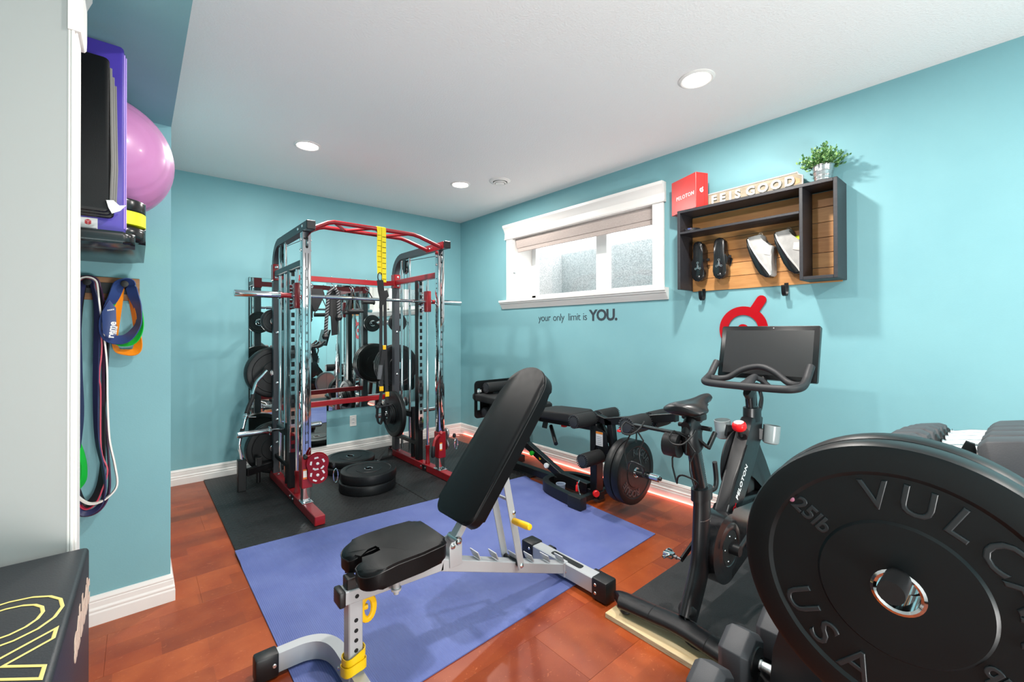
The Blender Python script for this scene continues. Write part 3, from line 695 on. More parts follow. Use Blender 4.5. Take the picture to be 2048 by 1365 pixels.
# bar holder at the back left: block, tube and link beam
g = G(); g.box(-2.548, -2.488, -0.58, -0.52, Z0, 0.265, 0.004); g.done('bar_holder_tube', M_BLACKMETAL, rk)
g = G(); g.bar((-2.488, -0.55, 0.150), (-2.262, -0.425, 0.150), 0.045, 0.055); g.box(-2.40, -2.36, -0.50, -0.44, 0.17, 0.24, 0.003); g.cyl((-2.385, -0.48, 0.03), (-2.385, -0.48, 0.13), 0.018, 12); g.done('bar_holder_arm', M_BLACKMETAL, rk)

# ---------------------------------------------------------------- plates on the rack
rp = 'bumper plates on the rear pegs'
def pk(lbl, r, t, c, ax=(0, -1, 0), group=None, **k): return plate('weight_plate', lbl, r, t, c, ax, group, **k)
for i, (yy, t, r) in enumerate(((-0.352, 0.030, 0.222), (-0.318, 0.034, 0.225), (-0.280, 0.038, 0.225))):
    pk(['black bumper plate on the left middle peg, outermost of three', 'black bumper plate on the left middle peg, second of three', 'black bumper plate on the left middle peg, innermost of three'][i], r, t, (-2.235, yy, 0.943), group=rp)
for i, (yy, t, r) in enumerate(((-0.346, 0.034, 0.222), (-0.300, 0.050, 0.225))):
    pk(['black bumper plate on the low left peg, front one', 'black bumper plate on the low left peg, back one'][i], r, t, (-2.235, yy, 0.272), group=rp)
for i, (yy, t, r) in enumerate(((-0.350, 0.036, 0.225), (-0.308, 0.040, 0.225), (-0.262, 0.044, 0.225))):
    pk(['black bumper plate on the right middle peg, outermost of three', 'black bumper plate on the right middle peg, second of three', 'black bumper plate on the right middle peg, innermost of three'][i], r, t, (-1.045, yy, 0.940), group=rp)
M_IRON = mat('black_iron_plate', '#202224', 0.35, 0.2, rvar=0.06)
for i, (x, yy, r) in enumerate(((-2.235, -0.360, 0.100), (-2.235, -0.336, 0.108), (-1.045, -0.360, 0.095), (-1.045, -0.336, 0.100))):
    pk(['small iron plate on the top left rear peg, front one', 'small iron plate on the top left rear peg, back one', 'small iron plate on the top right rear peg, front one', 'small iron plate on the top right rear peg, back one'][i], r, 0.022, (x, yy, 1.402), rub=M_IRON, group='small plates on the rear pegs', n=40)
# plates on the inner right loading sleeve
pk('large black plate on the inner sleeve of the right carriage', 0.225, 0.046, (-1.232, -0.65, 0.4895), (-1, 0, 0))
for i, (x, r) in enumerate(((-1.266, 0.095), (-1.283, 0.088), (-1.300, 0.082))):
    pk(['small iron plate on the right carriage sleeve, next to the large plate', 'small iron plate on the right carriage sleeve, middle of three', 'smallest iron plate on the right carriage sleeve, nearest its tip'][i], r, 0.0155, (x, -0.65, 0.4895), (-1, 0, 0), rub=M_IRON, group='small plates on the right carriage', n=40)
# plates lying on the mats
pf = 'bumper plates lying on the rubber mat'
pk('black bumper plate lying on the mat, lower of the front stack of two', 0.226, 0.075, (-1.705, -1.145, 0.0485), (0, 0, 1), group=pf)
pk('black bumper plate lying on the mat, upper of the front stack of two', 0.224, 0.075, (-1.693, -1.135, 0.1246), (0, 0, 1), group=pf)
pk('black bumper plate lying on the mat near the wall outlet, lower of the back stack', 0.225, 0.055, (-1.655, -0.55, 0.0385), (0, 0, 1), group=pf)
pk('black bumper plate lying tilted near the wall outlet, upper of the back stack', 0.224, 0.055, (-1.625, -0.535, 0.0955), (0.0, 0.0, 1), group=pf)

# ---------------------------------------------------------------- curl bar standing in the holder
cb = thing('curl_bar', 'chrome curl bar with black grips leaning by the left rack plates', 'barbell', (-2.518, -0.55, 0.20))
pts = [(-2.518, -0.552, 0.04), (-2.516, -0.55, 0.272), (-2.534, -0.545, 0.372), (-2.526, -0.54, 0.438), (-2.502, -0.535, 0.537), (-2.485, -0.53, 0.615), (-2.465, -0.525, 0.681), (-2.437, -0.52, 0.753), (-2.429, -0.515, 0.80), (-2.402, -0.512, 0.884), (-2.360, -0.51, 0.933), (-2.322, -0.505, 0.975)]
sp = smoothpath(pts, 4)
G().tube(sp, 0.0135, 12).done('bent_bar', M_CHROME, cb)
def seg(path, za, zb): return [p for p in path if za <= p.z <= zb]
G().tube(seg(sp, 0.43, 0.52), 0.0165, 12).done('rubber_grip', M_RUBBER2, cb); G().tube(seg(sp, 0.63, 0.80), 0.0165, 12).done('rubber_grip', M_RUBBER2, cb)
g = G(); p_ = Vector((-2.487, -0.531, 0.605)); d_ = Vector((0.03, 0.01, 0.1)).normalized()
g.lathe([(0.014, -0.02), (0.021, -0.018), (0.021, 0.0), (0.026, 0.004), (0.026, 0.014), (0.021, 0.02), (0.014, 0.022)], p_, d_, 16); g.cyl(p_, p_+Vector((0.07, -0.03, -0.005)), 0.004, 8); g.done('spring_collar', M_CHROME, cb)

# ---------------------------------------------------------------- attachments hanging on the upper crossbar
hx = HOOKS[0]
t = thing('ab_strap', 'black padded sling hanging leftmost on the red upper crossbar', 'gym attachment', (hx, -0.49, 1.71))
g = G(); g.prism([(-0.075, 0.0), (0.065, 0.0), (0.085, -0.05), (0.050, -0.13), (0.018, -0.205), (-0.012, -0.21), (-0.045, -0.12), (-0.085, -0.05)], (hx+0.02, -0.487, 1.70), (1, 0, 0), (0, 0, 1), 0.03, 0.008); g.done('sling', M_WEBBING, t)
G().tube([(hx-0.015+0.016*math.cos(a), -0.487, 1.712+0.022*math.sin(a)) for a in [i*PI/8 for i in range(16)]], 0.0035, 8, closed=True).done('metal_ring', M_CHROME, t)
hx = HOOKS[1]
t = thing('triceps_rope', 'black and grey twisted triceps rope hanging on the red upper crossbar', 'gym attachment', (hx, -0.49, 1.71))
M_ROPE = mat('twisted_rope', '#1D1D1F', 0.8)
nt = M_ROPE.node_tree; bq = sock(M_ROPE); tc = nt.nodes.new('ShaderNodeTexCoord'); mp = nt.nodes.new('ShaderNodeMapping'); mp.inputs['Rotation'].default_value = (0, 0.65, 0)
wv = nt.nodes.new('ShaderNodeTexWave'); wv.bands_direction = 'Z'; wv.inputs['Scale'].default_value = 15; rr = nt.nodes.new('ShaderNodeValToRGB'); rr.color_ramp.interpolation = 'CONSTANT'
rr.color_ramp.elements[0].color = lin('#141416'); rr.color_ramp.elements[1].color = lin('#77777A'); rr.color_ramp.elements[1].position = 0.62
nt.links.new(tc.outputs['Object'], mp.inputs[0]); nt.links.new(mp.outputs[0], wv.inputs[0]); nt.links.new(wv.outputs['Fac'], rr.inputs[0]); nt.links.new(rr.outputs[0], bq.inputs['Base Color'])
rp_ = smoothpath([(-1.840, -0.50, 1.27), (-1.832, -0.50, 1.42), (-1.822, -0.50, 1.56), (-1.812, -0.497, 1.66), (-1.775, -0.49, 1.708), (-1.735, -0.49, 1.69), (-1.72, -0.49, 1.60), (-1.715, -0.49, 1.45)], 5)
G().tube(rp_, 0.0165, 12).done('rope', M_ROPE, t)
g = G()
for p in ((-1.842, -0.50, 1.262), (-1.715, -0.49, 1.44)): g.lathe([(0, 0.03), (0.022, 0.024), (0.032, 0.0), (0.024, -0.024), (0, -0.031)], p, (0, 0, 1), 18)
g.done('end_ball', M_PLASTIC, t)
hx = -1.745
t = thing('handle_strap', 'wide black webbing cuff hanging behind the triceps rope', 'gym attachment', (hx, -0.45, 1.70))
g = G(); g.prism([(-0.055, 0), (0.055, 0), (0.060, -0.10), (0.055, -0.24), (0.03, -0.25), (0.028, -0.42), (-0.028, -0.43), (-0.03, -0.25), (-0.055, -0.24)], (hx, -0.455, 1.70), (1, 0, 0), (0, 0, 1), 0.015, 0.004); g.done('cuff', M_WEBBING, t)
G().tube([(hx+0.018*math.cos(a), -0.4625, 1.712+0.026*math.sin(a)) for a in [i*PI/8 for i in range(16)]], 0.0035, 8, closed=True).done('metal_ring', M_CHROME, t)
hx = HOOKS[2]
t = thing('row_handle', 'black V shaped close grip row handle hanging on the red upper crossbar', 'gym attachment', (hx, -0.49, 1.70))
g = G(); g.bar((hx, -0.49, 1.695), (hx-0.085, -0.49, 1.49), 0.02, 0.008); g.bar((hx, -0.49, 1.695), (hx+0.085, -0.49, 1.50), 0.02, 0.008); g.bar((hx-0.01, -0.505, 1.695), (hx-0.06, -0.56, 1.50), 0.02, 0.008); g.done('frame', M_BLACKMETAL, t)
g = G(); g.cyl((hx-0.065, -0.55, 1.500), (hx+0.085, -0.53, 1.505), 0.016, 14); g.cyl((hx-0.085, -0.48, 1.488), (hx+0.075, -0.46, 1.492), 0.016, 14); g.done('grip', M_RUBBER2, t)
G().tube([(hx+0.013*math.cos(a), -0.488, 1.706+0.02*math.sin(a)) for a in [i*PI/8 for i in range(16)]], 0.0035, 8, closed=True).done('metal_ring', M_CHROME, t)
hx = HOOKS[3]
t = thing('cable_handle', 'black single cable handle with grip hanging rightmost on the red upper crossbar', 'gym attachment', (hx, -0.49, 1.70))
g = G(); g.tube(smoothpath([(hx-0.055, -0.49, 1.600), (hx-0.03, -0.49, 1.66), (hx, -0.488, 1.700), (hx+0.03, -0.49, 1.66), (hx+0.06, -0.49, 1.60)], 5), [(0.004, 0.012)]*21, 8); g.done('strap', M_WEBBING, t)
G().lathe([(0, -0.062), (0.024, -0.062), (0.026, -0.055), (0.018, -0.05), (0.019, 0.05), (0.026, 0.055), (0.024, 0.062), (0, 0.062)], (hx, -0.49, 1.598), (1, 0, 0), 18).done('grip', M_RUBBER2, t)
# ankle strap lying at the foot of the right frame
t = thing('ankle_strap', 'black ankle strap with buckle lying on the mat by the right base rail', 'gym attachment', (-1.27, -0.52, 0.01))
g = G(); g.prism([(-0.08, 0), (0.09, 0.03), (0.10, 0.08), (-0.02, 0.07), (-0.09, 0.03)], (-1.26, -0.50, 0.0115), (1, 0, 0), (0, 1, 0), 0.018, 0.005)
g.tube(smoothpath([(-1.34, -0.52, 0.02), (-1.27, -0.48, 0.07), (-1.20, -0.45, 0.12), (-1.165, -0.43, 0.10), (-1.19, -0.47, 0.03)], 5), [(0.003, 0.018)]*21, 8, up=(0.3, 0.3, 1)); g.done('padded_cuff', M_WEBBING, t)
G().tube([(-1.35+0.02*math.cos(a), -0.53+0.014*math.sin(a), 0.018) for a in [i*PI/8 for i in range(16)]], 0.0032, 8, closed=True).done('d_ring', M_CHROME, t)

# ---------------------------------------------------------------- suspension trainer on the pull-up bar
tx = thing('suspension_trainer', 'yellow and black suspension straps hanging from the red pull-up bar', 'suspension trainer', (-1.69, -1.385, 2.14))
YT = -1.41
def strap(g, pts, wd=0.036, th=0.003): g.tube(pts, [(th, wd)]*len(pts), flat='rect', up=(0, -1, 0))
g = G()
strap(g, [(-1.680, -1.386, 2.1415), (-1.680, -1.403, 2.136), (-1.680, YT+0.003, 2.115), (-1.679, YT, 1.70)], 0.036)
strap(g, [(-1.717, -1.386, 2.1415), (-1.717, -1.403, 2.136), (-1.717, YT+0.003, 2.115), (-1.722, YT+0.004, 1.90), (-1.716, YT+0.004, 1.765)], 0.034)
strap(g, [(-1.680, -1.386, 2.1415), (-1.680, -1.368, 2.134), (-1.682, -1.37, 2.11), (-1.690, YT+0.012, 1.76)], 0.034)
ys = g.done('yellow_strap', M_YWEB, tx)
g = G()
for k in range(9):
    z = 2.06-k*0.042; g.box(-1.694, -1.664, YT-0.0023, YT-0.0016, z-0.002, z+0.002)
    if z > 1.8: g.box(-1.732, -1.704, YT+0.0010, YT+0.0022, z+0.008, z+0.011)
g.done('stitching', M_HOLE, ys)
g = G(); g.tube([(-1.712+0.018*math.cos(a), YT+0.004, 1.74+0.034*math.sin(a)) for a in [i*PI/10 for i in range(20)]], 0.0045, 8, closed=True); g.done('carabiner', M_BLACKMETAL, tx)
g = G(); strap(g, [(-1.712, YT+0.003, 1.715), (-1.705, YT, 1.63), (-1.690, YT-0.004, 1.56)], 0.05, 0.010)
g.prism([(-0.03, 0), (0.03, 0.02), (0.045, -0.03), (0.01, -0.06), (-0.02, -0.13), (-0.035, -0.13)], (-1.687, YT+0.002, 1.62), (1, 0, 0), (0, 0, 1), 0.014, 0.003)
g.done('adjuster', M_WEBBING, tx)
g = G()
strap(g, [(-1.705, YT, 1.52), (-1.708, YT, 1.15), (-1.703, YT-0.004, 0.85), (-1.715, YT, 0.74)], 0.026)
strap(g, [(-1.672, YT+0.004, 1.62), (-1.668, YT+0.002, 1.20), (-1.658, YT-0.002, 0.80), (-1.662, YT, 0.70)], 0.026)
strap(g, [(-1.690, YT-0.006, 1.16), (-1.705, YT-0.012, 1.05), (-1.725, YT-0.012, 0.93)], 0.028, 0.012)
g.done('black_strap', M_WEBBING, tx)
g = G(); g.box(-1.694, -1.668, YT-0.012, YT-0.003, 1.165, 1.20, 0.002); g.box(-1.722, -1.690, YT-0.012, YT-0.002, 0.838, 0.876, 0.002); g.box(-1.674, -1.642, YT-0.012, YT-0.002, 0.790, 0.828, 0.002); g.done('yellow_label', M_YELLOW, tx)
g = G()
for x, z0 in ((-1.716, 0.66), (-1.662, 0.65)):
    pts = [(x+0.022*math.cos(a), YT, z0+0.005+0.085*math.sin(a)) for a in [i*2*PI/24 for i in range(24)]]
    g.tube(pts, [(0.026, 0.004)]*24, 6, closed=True, up=(0, 1, 0))
g.tube([(-1.75, YT-0.006, 0.715), (-1.63, YT-0.006, 0.725)], [(0.012, 0.018)]*2, 10)
g.done('foot_cradle_loops', M_WEBBING, tx)
g = G(); g.lathe([(0, -0.055), (0.015, -0.055), (0.017, 0), (0.015, 0.055), (0, 0.055)], (-1.722, YT-0.016, 0.99), (0.13, 0, 1), 14); g.done('foam_grip', mat('grey_foam_grip', '#5A5B5E', 0.6), tx)
# ================================================================ silver adjustable bench
YB = -3.115
be = thing('weight_bench', 'silver adjustable weight bench with black pads and raised backrest on the blue mat', 'bench', (-2.0, YB, 0.006))
# rear crossbar
g = G(); g.box(-1.475, -1.405, -3.345, -2.885, 0.022, 0.100, 0.004); rf = g.done('rear_foot', M_SILVER, be)
for ya, yb in ((-3.415, -3.325), (-2.905, -2.815)):
    g = G(); g.box(-1.482, -1.396, ya, yb, 0.006, 0.108, 0.010, 2); c_ = g.done('rubber_end_cap', M_PLASTIC, rf)
    g = G()
    for z in (0.038, 0.078): g.lathe([(0, 0.003), (0.006, 0.003), (0.008, 0)], (-1.482, (ya+yb)/2+0.02 if ya < -3.2 else (ya+yb)/2-0.02, z), (-1, 0, 0), 10)
    g.done('cap_screw', M_BOLT, c_)
for yy in (-3.28, -2.95):
    G().cyl((-1.372, yy-0.018, 0.058), (-1.372, yy+0.018, 0.058), 0.024, 18).done('transport_wheel', M_PLASTIC, rf)
G().prism(rrect(-0.105, 0.105, -0.018, 0.018, 0.012, 4), (-1.440, -3.13, 0.1003), (0, 1, 0), (-1, 0, 0), 0.0012).done('black_sticker', M_PLASTIC, rf)
# main beam
def BY(q): return YB+q
g = G(); g.bar((-2.612, YB, 0.366), (-2.205, YB, 0.347), 0.060, 0.048); mb_ = g.done('front_beam', M_SILVER, be)
g = G(); g.bar((-2.215, YB, 0.347), (-1.470, YB, 0.066), 0.060, 0.048); rb_ = g.done('rear_beam', M_SILVER, be)
G().box(-2.632, -2.608, YB-0.033, YB+0.033, 0.338, 0.394, 0.006, 2).done('beam_end_cap', M_PLASTIC, mb_)
G().box(-1.482, -1.452, YB-0.036, YB+0.036, 0.026, 0.104, 0.003).done('weld_plate', M_SILVER, rb_)
g = G(); bolt(g, (-1.466, YB-0.036, 0.055), (0, -1, 0), 0.013); g.done('pivot_bolt', M_BOLT, rb_)
dirb = Vector((0.745, 0, -0.281)).normalized(); nb = Vector((0.281, 0, 0.745)).normalized()
for x, z in ((-2.017, 0.305), (-1.915, 0.268), (-1.795, 0.222), (-1.694, 0.183), (-1.581, 0.142), (-1.475, 0.103)):
    p = Vector((x, YB, z)) + Vector((0, 0, -0.002))
    G().bar(p, p+Vector((-0.016, 0, 0.036)), 0.060, 0.005, up=(1, 0, 0.4), bev=0.001).done('notch_plate', M_SILVER, rb_)
# front post and its holes
g = G(); g.box(-2.597, -2.546, YB-0.027, YB+0.027, 0.045, 0.350, 0.004); po = g.done('front_post', M_SILVER, be)
for z in (0.275, 0.238, 0.203, 0.167, 0.131):
    G().lathe([(0.0075, 0), (0.0075, 0.0006), (0, 0.0006)], (-2.571, YB-0.027, z), (0, -1, 0), 14).done('adjustment_hole', M_HOLE, po)
G().lathe([(0.0075, 0), (0.0075, 0.0006), (0, 0.0006)], (-2.569, YB-0.030, 0.362), (0, -1, 0), 14).done('adjustment_hole', M_HOLE, mb_)
g = G(); g.tube([(-2.520+0.024*math.cos(a), YB-0.005, 0.288+0.042*math.sin(a)) for a in [i*PI/10 for i in range(20)]], [(0.008, 0.012)]*20, 8, closed=True, up=(0, 1, 0)); g.cyl((-2.548, YB, 0.295), (-2.52, YB, 0.292), 0.010, 10); g.done('yellow_pin_handle', M_YELLOW, be)
# curved front foot
pf = [(-2.775, -2.835), (-2.71, -2.837), (-2.660, -2.842), (-2.615, -2.864), (-2.585, -2.905), (-2.572, -2.96), (-2.570, -3.04), (-2.570, YB)]
pf = [(x, y, 0.052) for x, y in pf] + [(x, 2*YB-y, 0.052) for x, y in pf[-2::-1]]
pf = smoothpath(pf, 4)
g = G(); g.tube(pf, [(0.070, 0.044)]*len(pf), flat='rect', up=(0, 0, 1)); ff = g.done('curved_front_foot', M_SILVER, be, smooth=40)
for ya in (-2.835, 2*YB+2.835):
    g = G(); g.box(-2.838, -2.758, ya-0.030, ya+0.030, 0.006, 0.096, 0.009, 2); c_ = g.done('rubber_end_cap', M_PLASTIC, ff)
    g = G(); g.lathe([(0, 0.003), (0.006, 0.003), (0.008, 0)], (-2.775, ya-0.030, 0.052), (0, -1, 0), 10); g.done('cap_screw', M_BOLT, c_)
g = G(); bolt(g, (-2.592, -3.03, 0.05), (-1, 0, 0), 0.009); bolt(g, (-2.548, -3.19, 0.05), (1, 0, 0), 0.009); g.done('foot_bolt', M_BOLT, ff)
# hinge
for q in (-0.036, 0.032):
    g = G(); g.prism([(-0.030, -0.062), (0.030, -0.062), (0.030, 0.035), (0.018, 0.048), (-0.022, 0.040), (-0.032, 0.025)], (-2.150, YB+q+0.004, 0.387), (1, 0, 0), (0, 0, 1), 0.004, 0.001); hb = g.done('hinge_plate', M_SILVER, be)
    g = G(); s_ = -1 if q < 0 else 1
    for x, z in ((-2.166, 0.412), (-2.136, 0.422)): bolt(g, (x, YB+q+(0 if q < 0 else 0.004), z), (0, s_, 0), 0.012, 0.010)
    g.done('hinge_bolt', M_BOLT, hb)
G().cyl((-2.136, YB-0.036, 0.424), (-2.136, YB+0.036, 0.424), 0.016, 16).done('hinge_barrel', M_STEEL, be)
# seat support and seat pad (U notch at the front)
g = G(); g.box(-2.602, -2.566, YB-0.022, YB+0.022, 0.385, 0.430, 0.003); g.done('seat_stop', M_PLASTIC, be)
g = G(); g.box(-2.50, -2.28, YB-0.03, YB+0.03, 0.368, 0.428, 0.003); g.cyl((-2.43, YB-0.055, 0.35), (-2.43, YB-0.055, 0.43), 0.013, 12); g.lathe([(0, -0.022), (0.010, -0.022), (0.010, -0.008), (0.019, -0.008), (0.019, 0), (0, 0)], (-2.43, YB-0.055, 0.35), (0, 0, 1), 14); g.done('seat_bracket', M_SILVER, be)
yc = -3.128; hw = 0.142
def seat_poly():
    x0, x1 = -2.588, -2.252
    P = []
    P += arc((x1-0.035, yc-hw+0.045), 0.035, -90, 0, 5) + arc((x1-0.035, yc+hw-0.045), 0.035, 0, 90, 5)
    P += [(x1-0.12, yc+hw), (x1-0.22, yc+hw)]
    P += arc((x0+0.06, yc+hw-0.06), 0.06, 90, 200, 8) 
    P += arc((x0+0.030, yc+0.048), 0.028, 215, 290, 5)
    P += [(x0+0.075, yc+0.022)] + arc((x0+0.105, yc), 0.021, 90, -90, 8) + [(x0+0.075, yc-0.022)]
    P += arc((x0+0.030, yc-0.048), 0.028, 70, 145, 5)
    P += arc((x0+0.06, yc-hw+0.06), 0.06, 160, 270, 8) + [(x1-0.22, yc-hw), (x1-0.12, yc-hw)]
    return P
g = G(); g.prism(seat_poly(), (0, 0, 0.428), (1, 0, 0), (0, 1, 0), 0.074, 0.017, 4)
bmesh.ops.triangulate(g.bm, faces=[f for f in g.bm.faces if len(f.verts) > 8])
bmesh.ops.subdivide_edges(g.bm, edges=[e for e in g.bm.edges if e.calc_length() > 0.05], cuts=2, use_grid_fill=True)
for v in g.bm.verts:
    if v.co.x < -2.46:
        k = (-2.46-v.co.x)/0.13; tt = (v.co.z-0.428)/0.074
        v.co.z -= 0.028*k*k*(0.4+0.6*tt)
    else: v.co.z += 0.004*math.cos(PI*(v.co.y-yc)/0.3)
sp_ = g.done('seat_pad', M_VINYL, be, smooth=60)
def piping(name, pts, parent, r=0.0022): return G().tube(pts, r, 6).done(name, M_RUBBER, parent)
# backrest
d_ = Vector((0.630, 0, 0.7766)).normalized(); n_ = Vector((-d_.z, 0, d_.x)); B0 = Vector((-2.178, -3.128, 0.512)); LB = 0.795
def back_poly():
    P = arc((0.07, -0.088), 0.05, 180, 270, 6)+[(0.35, -0.142), (LB-0.16, -0.140)]
    P += [(LB-0.13+0.13*math.sin(a), -0.138*math.cos(a)) for a in [i*PI/20 for i in range(1, 20)]]
    P += [(LB-0.16, 0.140), (0.35, 0.142)]+arc((0.07, 0.088), 0.05, 90, 180, 6)
    return P
g = G(); o_ = B0 - n_*0.062
vv = Vector((0, 1, 0)); 
if d_.cross(vv).dot(n_) < 0: vv = -vv
g.prism([(a, b) for a, b in back_poly()], o_, d_, vv, 0.066, 0.015, 4); bp_ = g.done('back_pad', M_VINYL, be, smooth=60)
rim = [o_+d_*a+vv*b+n_*0.0535 for a, b in back_poly()]
cen = o_+d_*0.4+n_*0.0535
rim = [p+(p-cen).normalized()*0.0004 for p in rim]
G().tube(rim, 0.0024, 6, closed=True).done('piping', M_RUBBER, bp_)
rim2 = [Vector((x, y, 0.490)) for x, y in seat_poly()]
rim2 = [p + Vector((0, 0, -0.028*((-2.46-p.x)/0.13)**2*0.85 if p.x < -2.46 else 0.0)) for p in rim2]
G().tube(rim2, 0.0022, 6, closed=True).done('piping', M_RUBBER, sp_)
# rail under the backrest, links, rods, handle
g = G(); q0 = B0+d_*0.02-n_*0.085; q1 = B0+d_*0.55-n_*0.085; g.bar(q0+Vector((0, -0.031+0.013, 0)), q1+Vector((0, -0.031+0.013, 0)), 0.04, 0.045); g.bar((-2.136, YB, 0.424), q0+Vector((0.02, 0.013, 0.02)), 0.045, 0.03); g.done('back_rail', M_SILVER, be)
for yy in (-3.172, -3.052):
    g = G(); g.bar((-1.912, yy, 0.715), (-1.800, yy, 0.200), 0.006, 0.036, up=(1, 0, 0.2), bev=0.001); lk = g.done('support_link', M_SILVER, be)
    g = G(); s_ = -1 if yy < -3.1 else 1; bolt(g, (-1.802, yy+0.003*s_, 0.214), (0, s_, 0), 0.012); bolt(g, (-1.85, yy+0.003*s_, 0.475), (0, s_, 0), 0.010); g.done('link_bolt', M_BOLT, lk)
G().cyl((-1.802, -3.17, 0.214), (-1.802, -3.055, 0.214), 0.0125, 14).done('rest_rod', M_PLASTIC, be)
G().cyl((-1.872, -3.17, 0.535), (-1.872, -3.055, 0.535), 0.007, 10).done('spacer_rod', M_SILVER, be)
G().lathe([(0, 0), (0.012, 0), (0.0145, 0.02), (0.0155, 0.10), (0.013, 0.118), (0, 0.122)], (-1.852, -3.172, 0.437), (-0.03, -1, 0.09), 16).done('yellow_handle', M_YELLOW, be)
# yellow band wound round the post
t = thing('resistance_band', 'yellow rubber band wrapped around the foot of the silver bench post', 'resistance band', (-2.571, YB, 0.09))
g = G()
def wrap(zs, ex, wd, th):
    pts = []
    for i in range(24):
        a = 2*PI*i/24; c, s = math.cos(a), math.sin(a); m = 1/max(abs(c), abs(s)); m = 0.55*m+0.45*1.15
        pts.append((-2.571+(0.0285+ex)*m*c, YB+(0.030+ex)*m*s, zs+0.012*math.sin(a*1+0.6)))
    g.tube(pts, [(th, wd)]*24, flat='rect', closed=True)
for zs, ex, wd in ((0.118, 0.004, 0.050), (0.098, 0.009, 0.034), (0.140, 0.006, 0.022)):
    pts = []
    for i in range(24):
        a = 2*PI*i/24; c, s = math.cos(a), math.sin(a); m = (abs(c)**4+abs(s)**4)**-0.25
        pts.append((-2.571+(0.0285+ex)*m*c, YB+(0.030+ex)*m*s, zs+0.016*math.sin(a+0.9+ex*200)))
    A, Bq = [], []
    for p in pts:
        o2 = Vector((p[0]+2.571, p[1]-YB, 0)).normalized()*0.003
        A.append([g.bm.verts.new(Vector(p)+Vector((0, 0, wd/2))), g.bm.verts.new(Vector(p)-Vector((0, 0, wd/2))), g.bm.verts.new(Vector(p)+o2-Vector((0, 0, wd/2))), g.bm.verts.new(Vector(p)+o2+Vector((0, 0, wd/2)))])
    for i in range(24):
        X_, Y_ = A[i], A[(i+1) % 24]
        for k in range(4): g.bm.faces.new((X_[k], X_[(k+1) % 4], Y_[(k+1) % 4], Y_[k]))
g.done('wrapped_band', mat('yellow_latex', '#F2C400', 0.45), t, smooth=50)

# ================================================================ black bench with leg developer
BX = -0.48
bb = thing('leg_curl_bench', 'black adjustable bench with padded leg rollers standing along the teal wall', 'bench', (BX, -2.2, 0))
M_RIBCAP = mat('ribbed_cap_plastic', '#303236', 0.45)
def roller(x0, x1, y, z, r, parent, name='foam_roller'):
    L = x1-x0
    f = G().lathe([(0, 0.004), (r*0.86, 0.0), (r*0.97, 0.006), (r, 0.02), (r, L-0.02), (r*0.97, L-0.006), (r*0.86, L), (0, L-0.004)], (x0, y, z), (1, 0, 0), 30).done(name, M_FOAM, parent)
    for (xc, s_) in ((x0, -1), (x1, 1)):
        g = G(); g.lathe([(0, 0.014), (r*0.22, 0.013), (r*0.70, 0.010), (r*0.74, 0.0)], (xc, y, z), (s_, 0, 0), 24)
        for k in range(22):
            a = 2*PI*k/22; cc = Vector((xc+s_*0.006, y+r*0.86*math.cos(a), z+r*0.86*math.sin(a)))
            g.obox(Matrix.Translation(cc) @ Matrix.Rotation(a, 4, 'X'), 0.010, r*0.22, 0.006)
        g.done('ribbed_end_cap', M_RIBCAP, f, smooth=30)
    return f
g = G(); g.bar((BX, -1.45, 0.060), (BX, -2.62, 0.055), 0.06, 0.06); g.done('base_beam', M_BLACKMETAL, bb)
g = G(); g.box(BX-0.24, BX+0.24, -1.49, -1.43, 0.010, 0.075, 0.006); g.done('rear_foot', M_BLACKMETAL, bb)
u = [(BX-0.01, -2.115), (-0.56, -2.12), (-0.61, -2.145), (-0.648, -2.20), (-0.672, -2.29), (-0.69, -2.40), (-0.705, -2.52)]
up_ = smoothpath([(x, y, 0.052) for x, y in u], 4); um = [Vector((2*BX-p.x, p.y, p.z)) for p in up_][::-1]
allp = um[:-1]+up_
g = G(); g.tube(allp, [(0.075, 0.05)]*len(allp), flat='rect', up=(0, 0, 1)); fo = g.done('curved_front_foot', M_BLACKMETAL, bb, smooth=40)
for s_ in (1, -1):
    xc = BX-0.232*s_
    G().box(xc-0.036, xc+0.036, -2.632, -2.505, 0.0065, 0.098, 0.008, 2).done('rubber_foot', M_PLASTIC, fo)
g = G(); g.box(-0.69, -0.27, -2.585, -2.545, 0.03, 0.075, 0.004); g.done('front_crossbar', M_BLACKMETAL, bb)
g = G(); g.box(BX-0.042, BX+0.042, -2.60, -2.535, 0.03, 0.60, 0.005); po = g.done('main_post', M_BLACKMETAL, bb)
# gusset plate with the white label, warning triangle
g = G(); g.prism([(-2.55, 0.60), (-2.70, 0.55), (-2.72, 0.40), (-2.66, 0.38), (-2.60, 0.45), (-2.55, 0.30)], (BX-0.052, 0, 0), (0, 1, 0), (0, 0, 1), 0.008, 0.001); gs = g.done('gusset_plate', M_BLACKMETAL, bb)
g = G(); g.box(BX-0.0535, BX-0.0525, -2.668, -2.605, 0.445, 0.550); la = g.done('white_label', M_WHITE, gs)
g = G(); g.box(BX-0.0543, BX-0.0535, -2.668, -2.605, 0.534, 0.550); g.done('orange_band', mat('label_orange', '#E98A2A', 0.5), la)
g = G()
for k in range(5): g.box(BX-0.0542, BX-0.0535, -2.660, -2.613, 0.455+k*0.014, 0.459+k*0.014)
g.done('print_lines', mat('grey_print', '#9BA0A8', 0.6), la)
g = G(); g.prism([(-2.578, 0.398), (-2.555, 0.398), (-2.5665, 0.420)], (BX-0.0425, 0, 0), (0, 1, 0), (0, 0, 1), -0.001); g.done('warning_triangle', M_YELLOW, po)
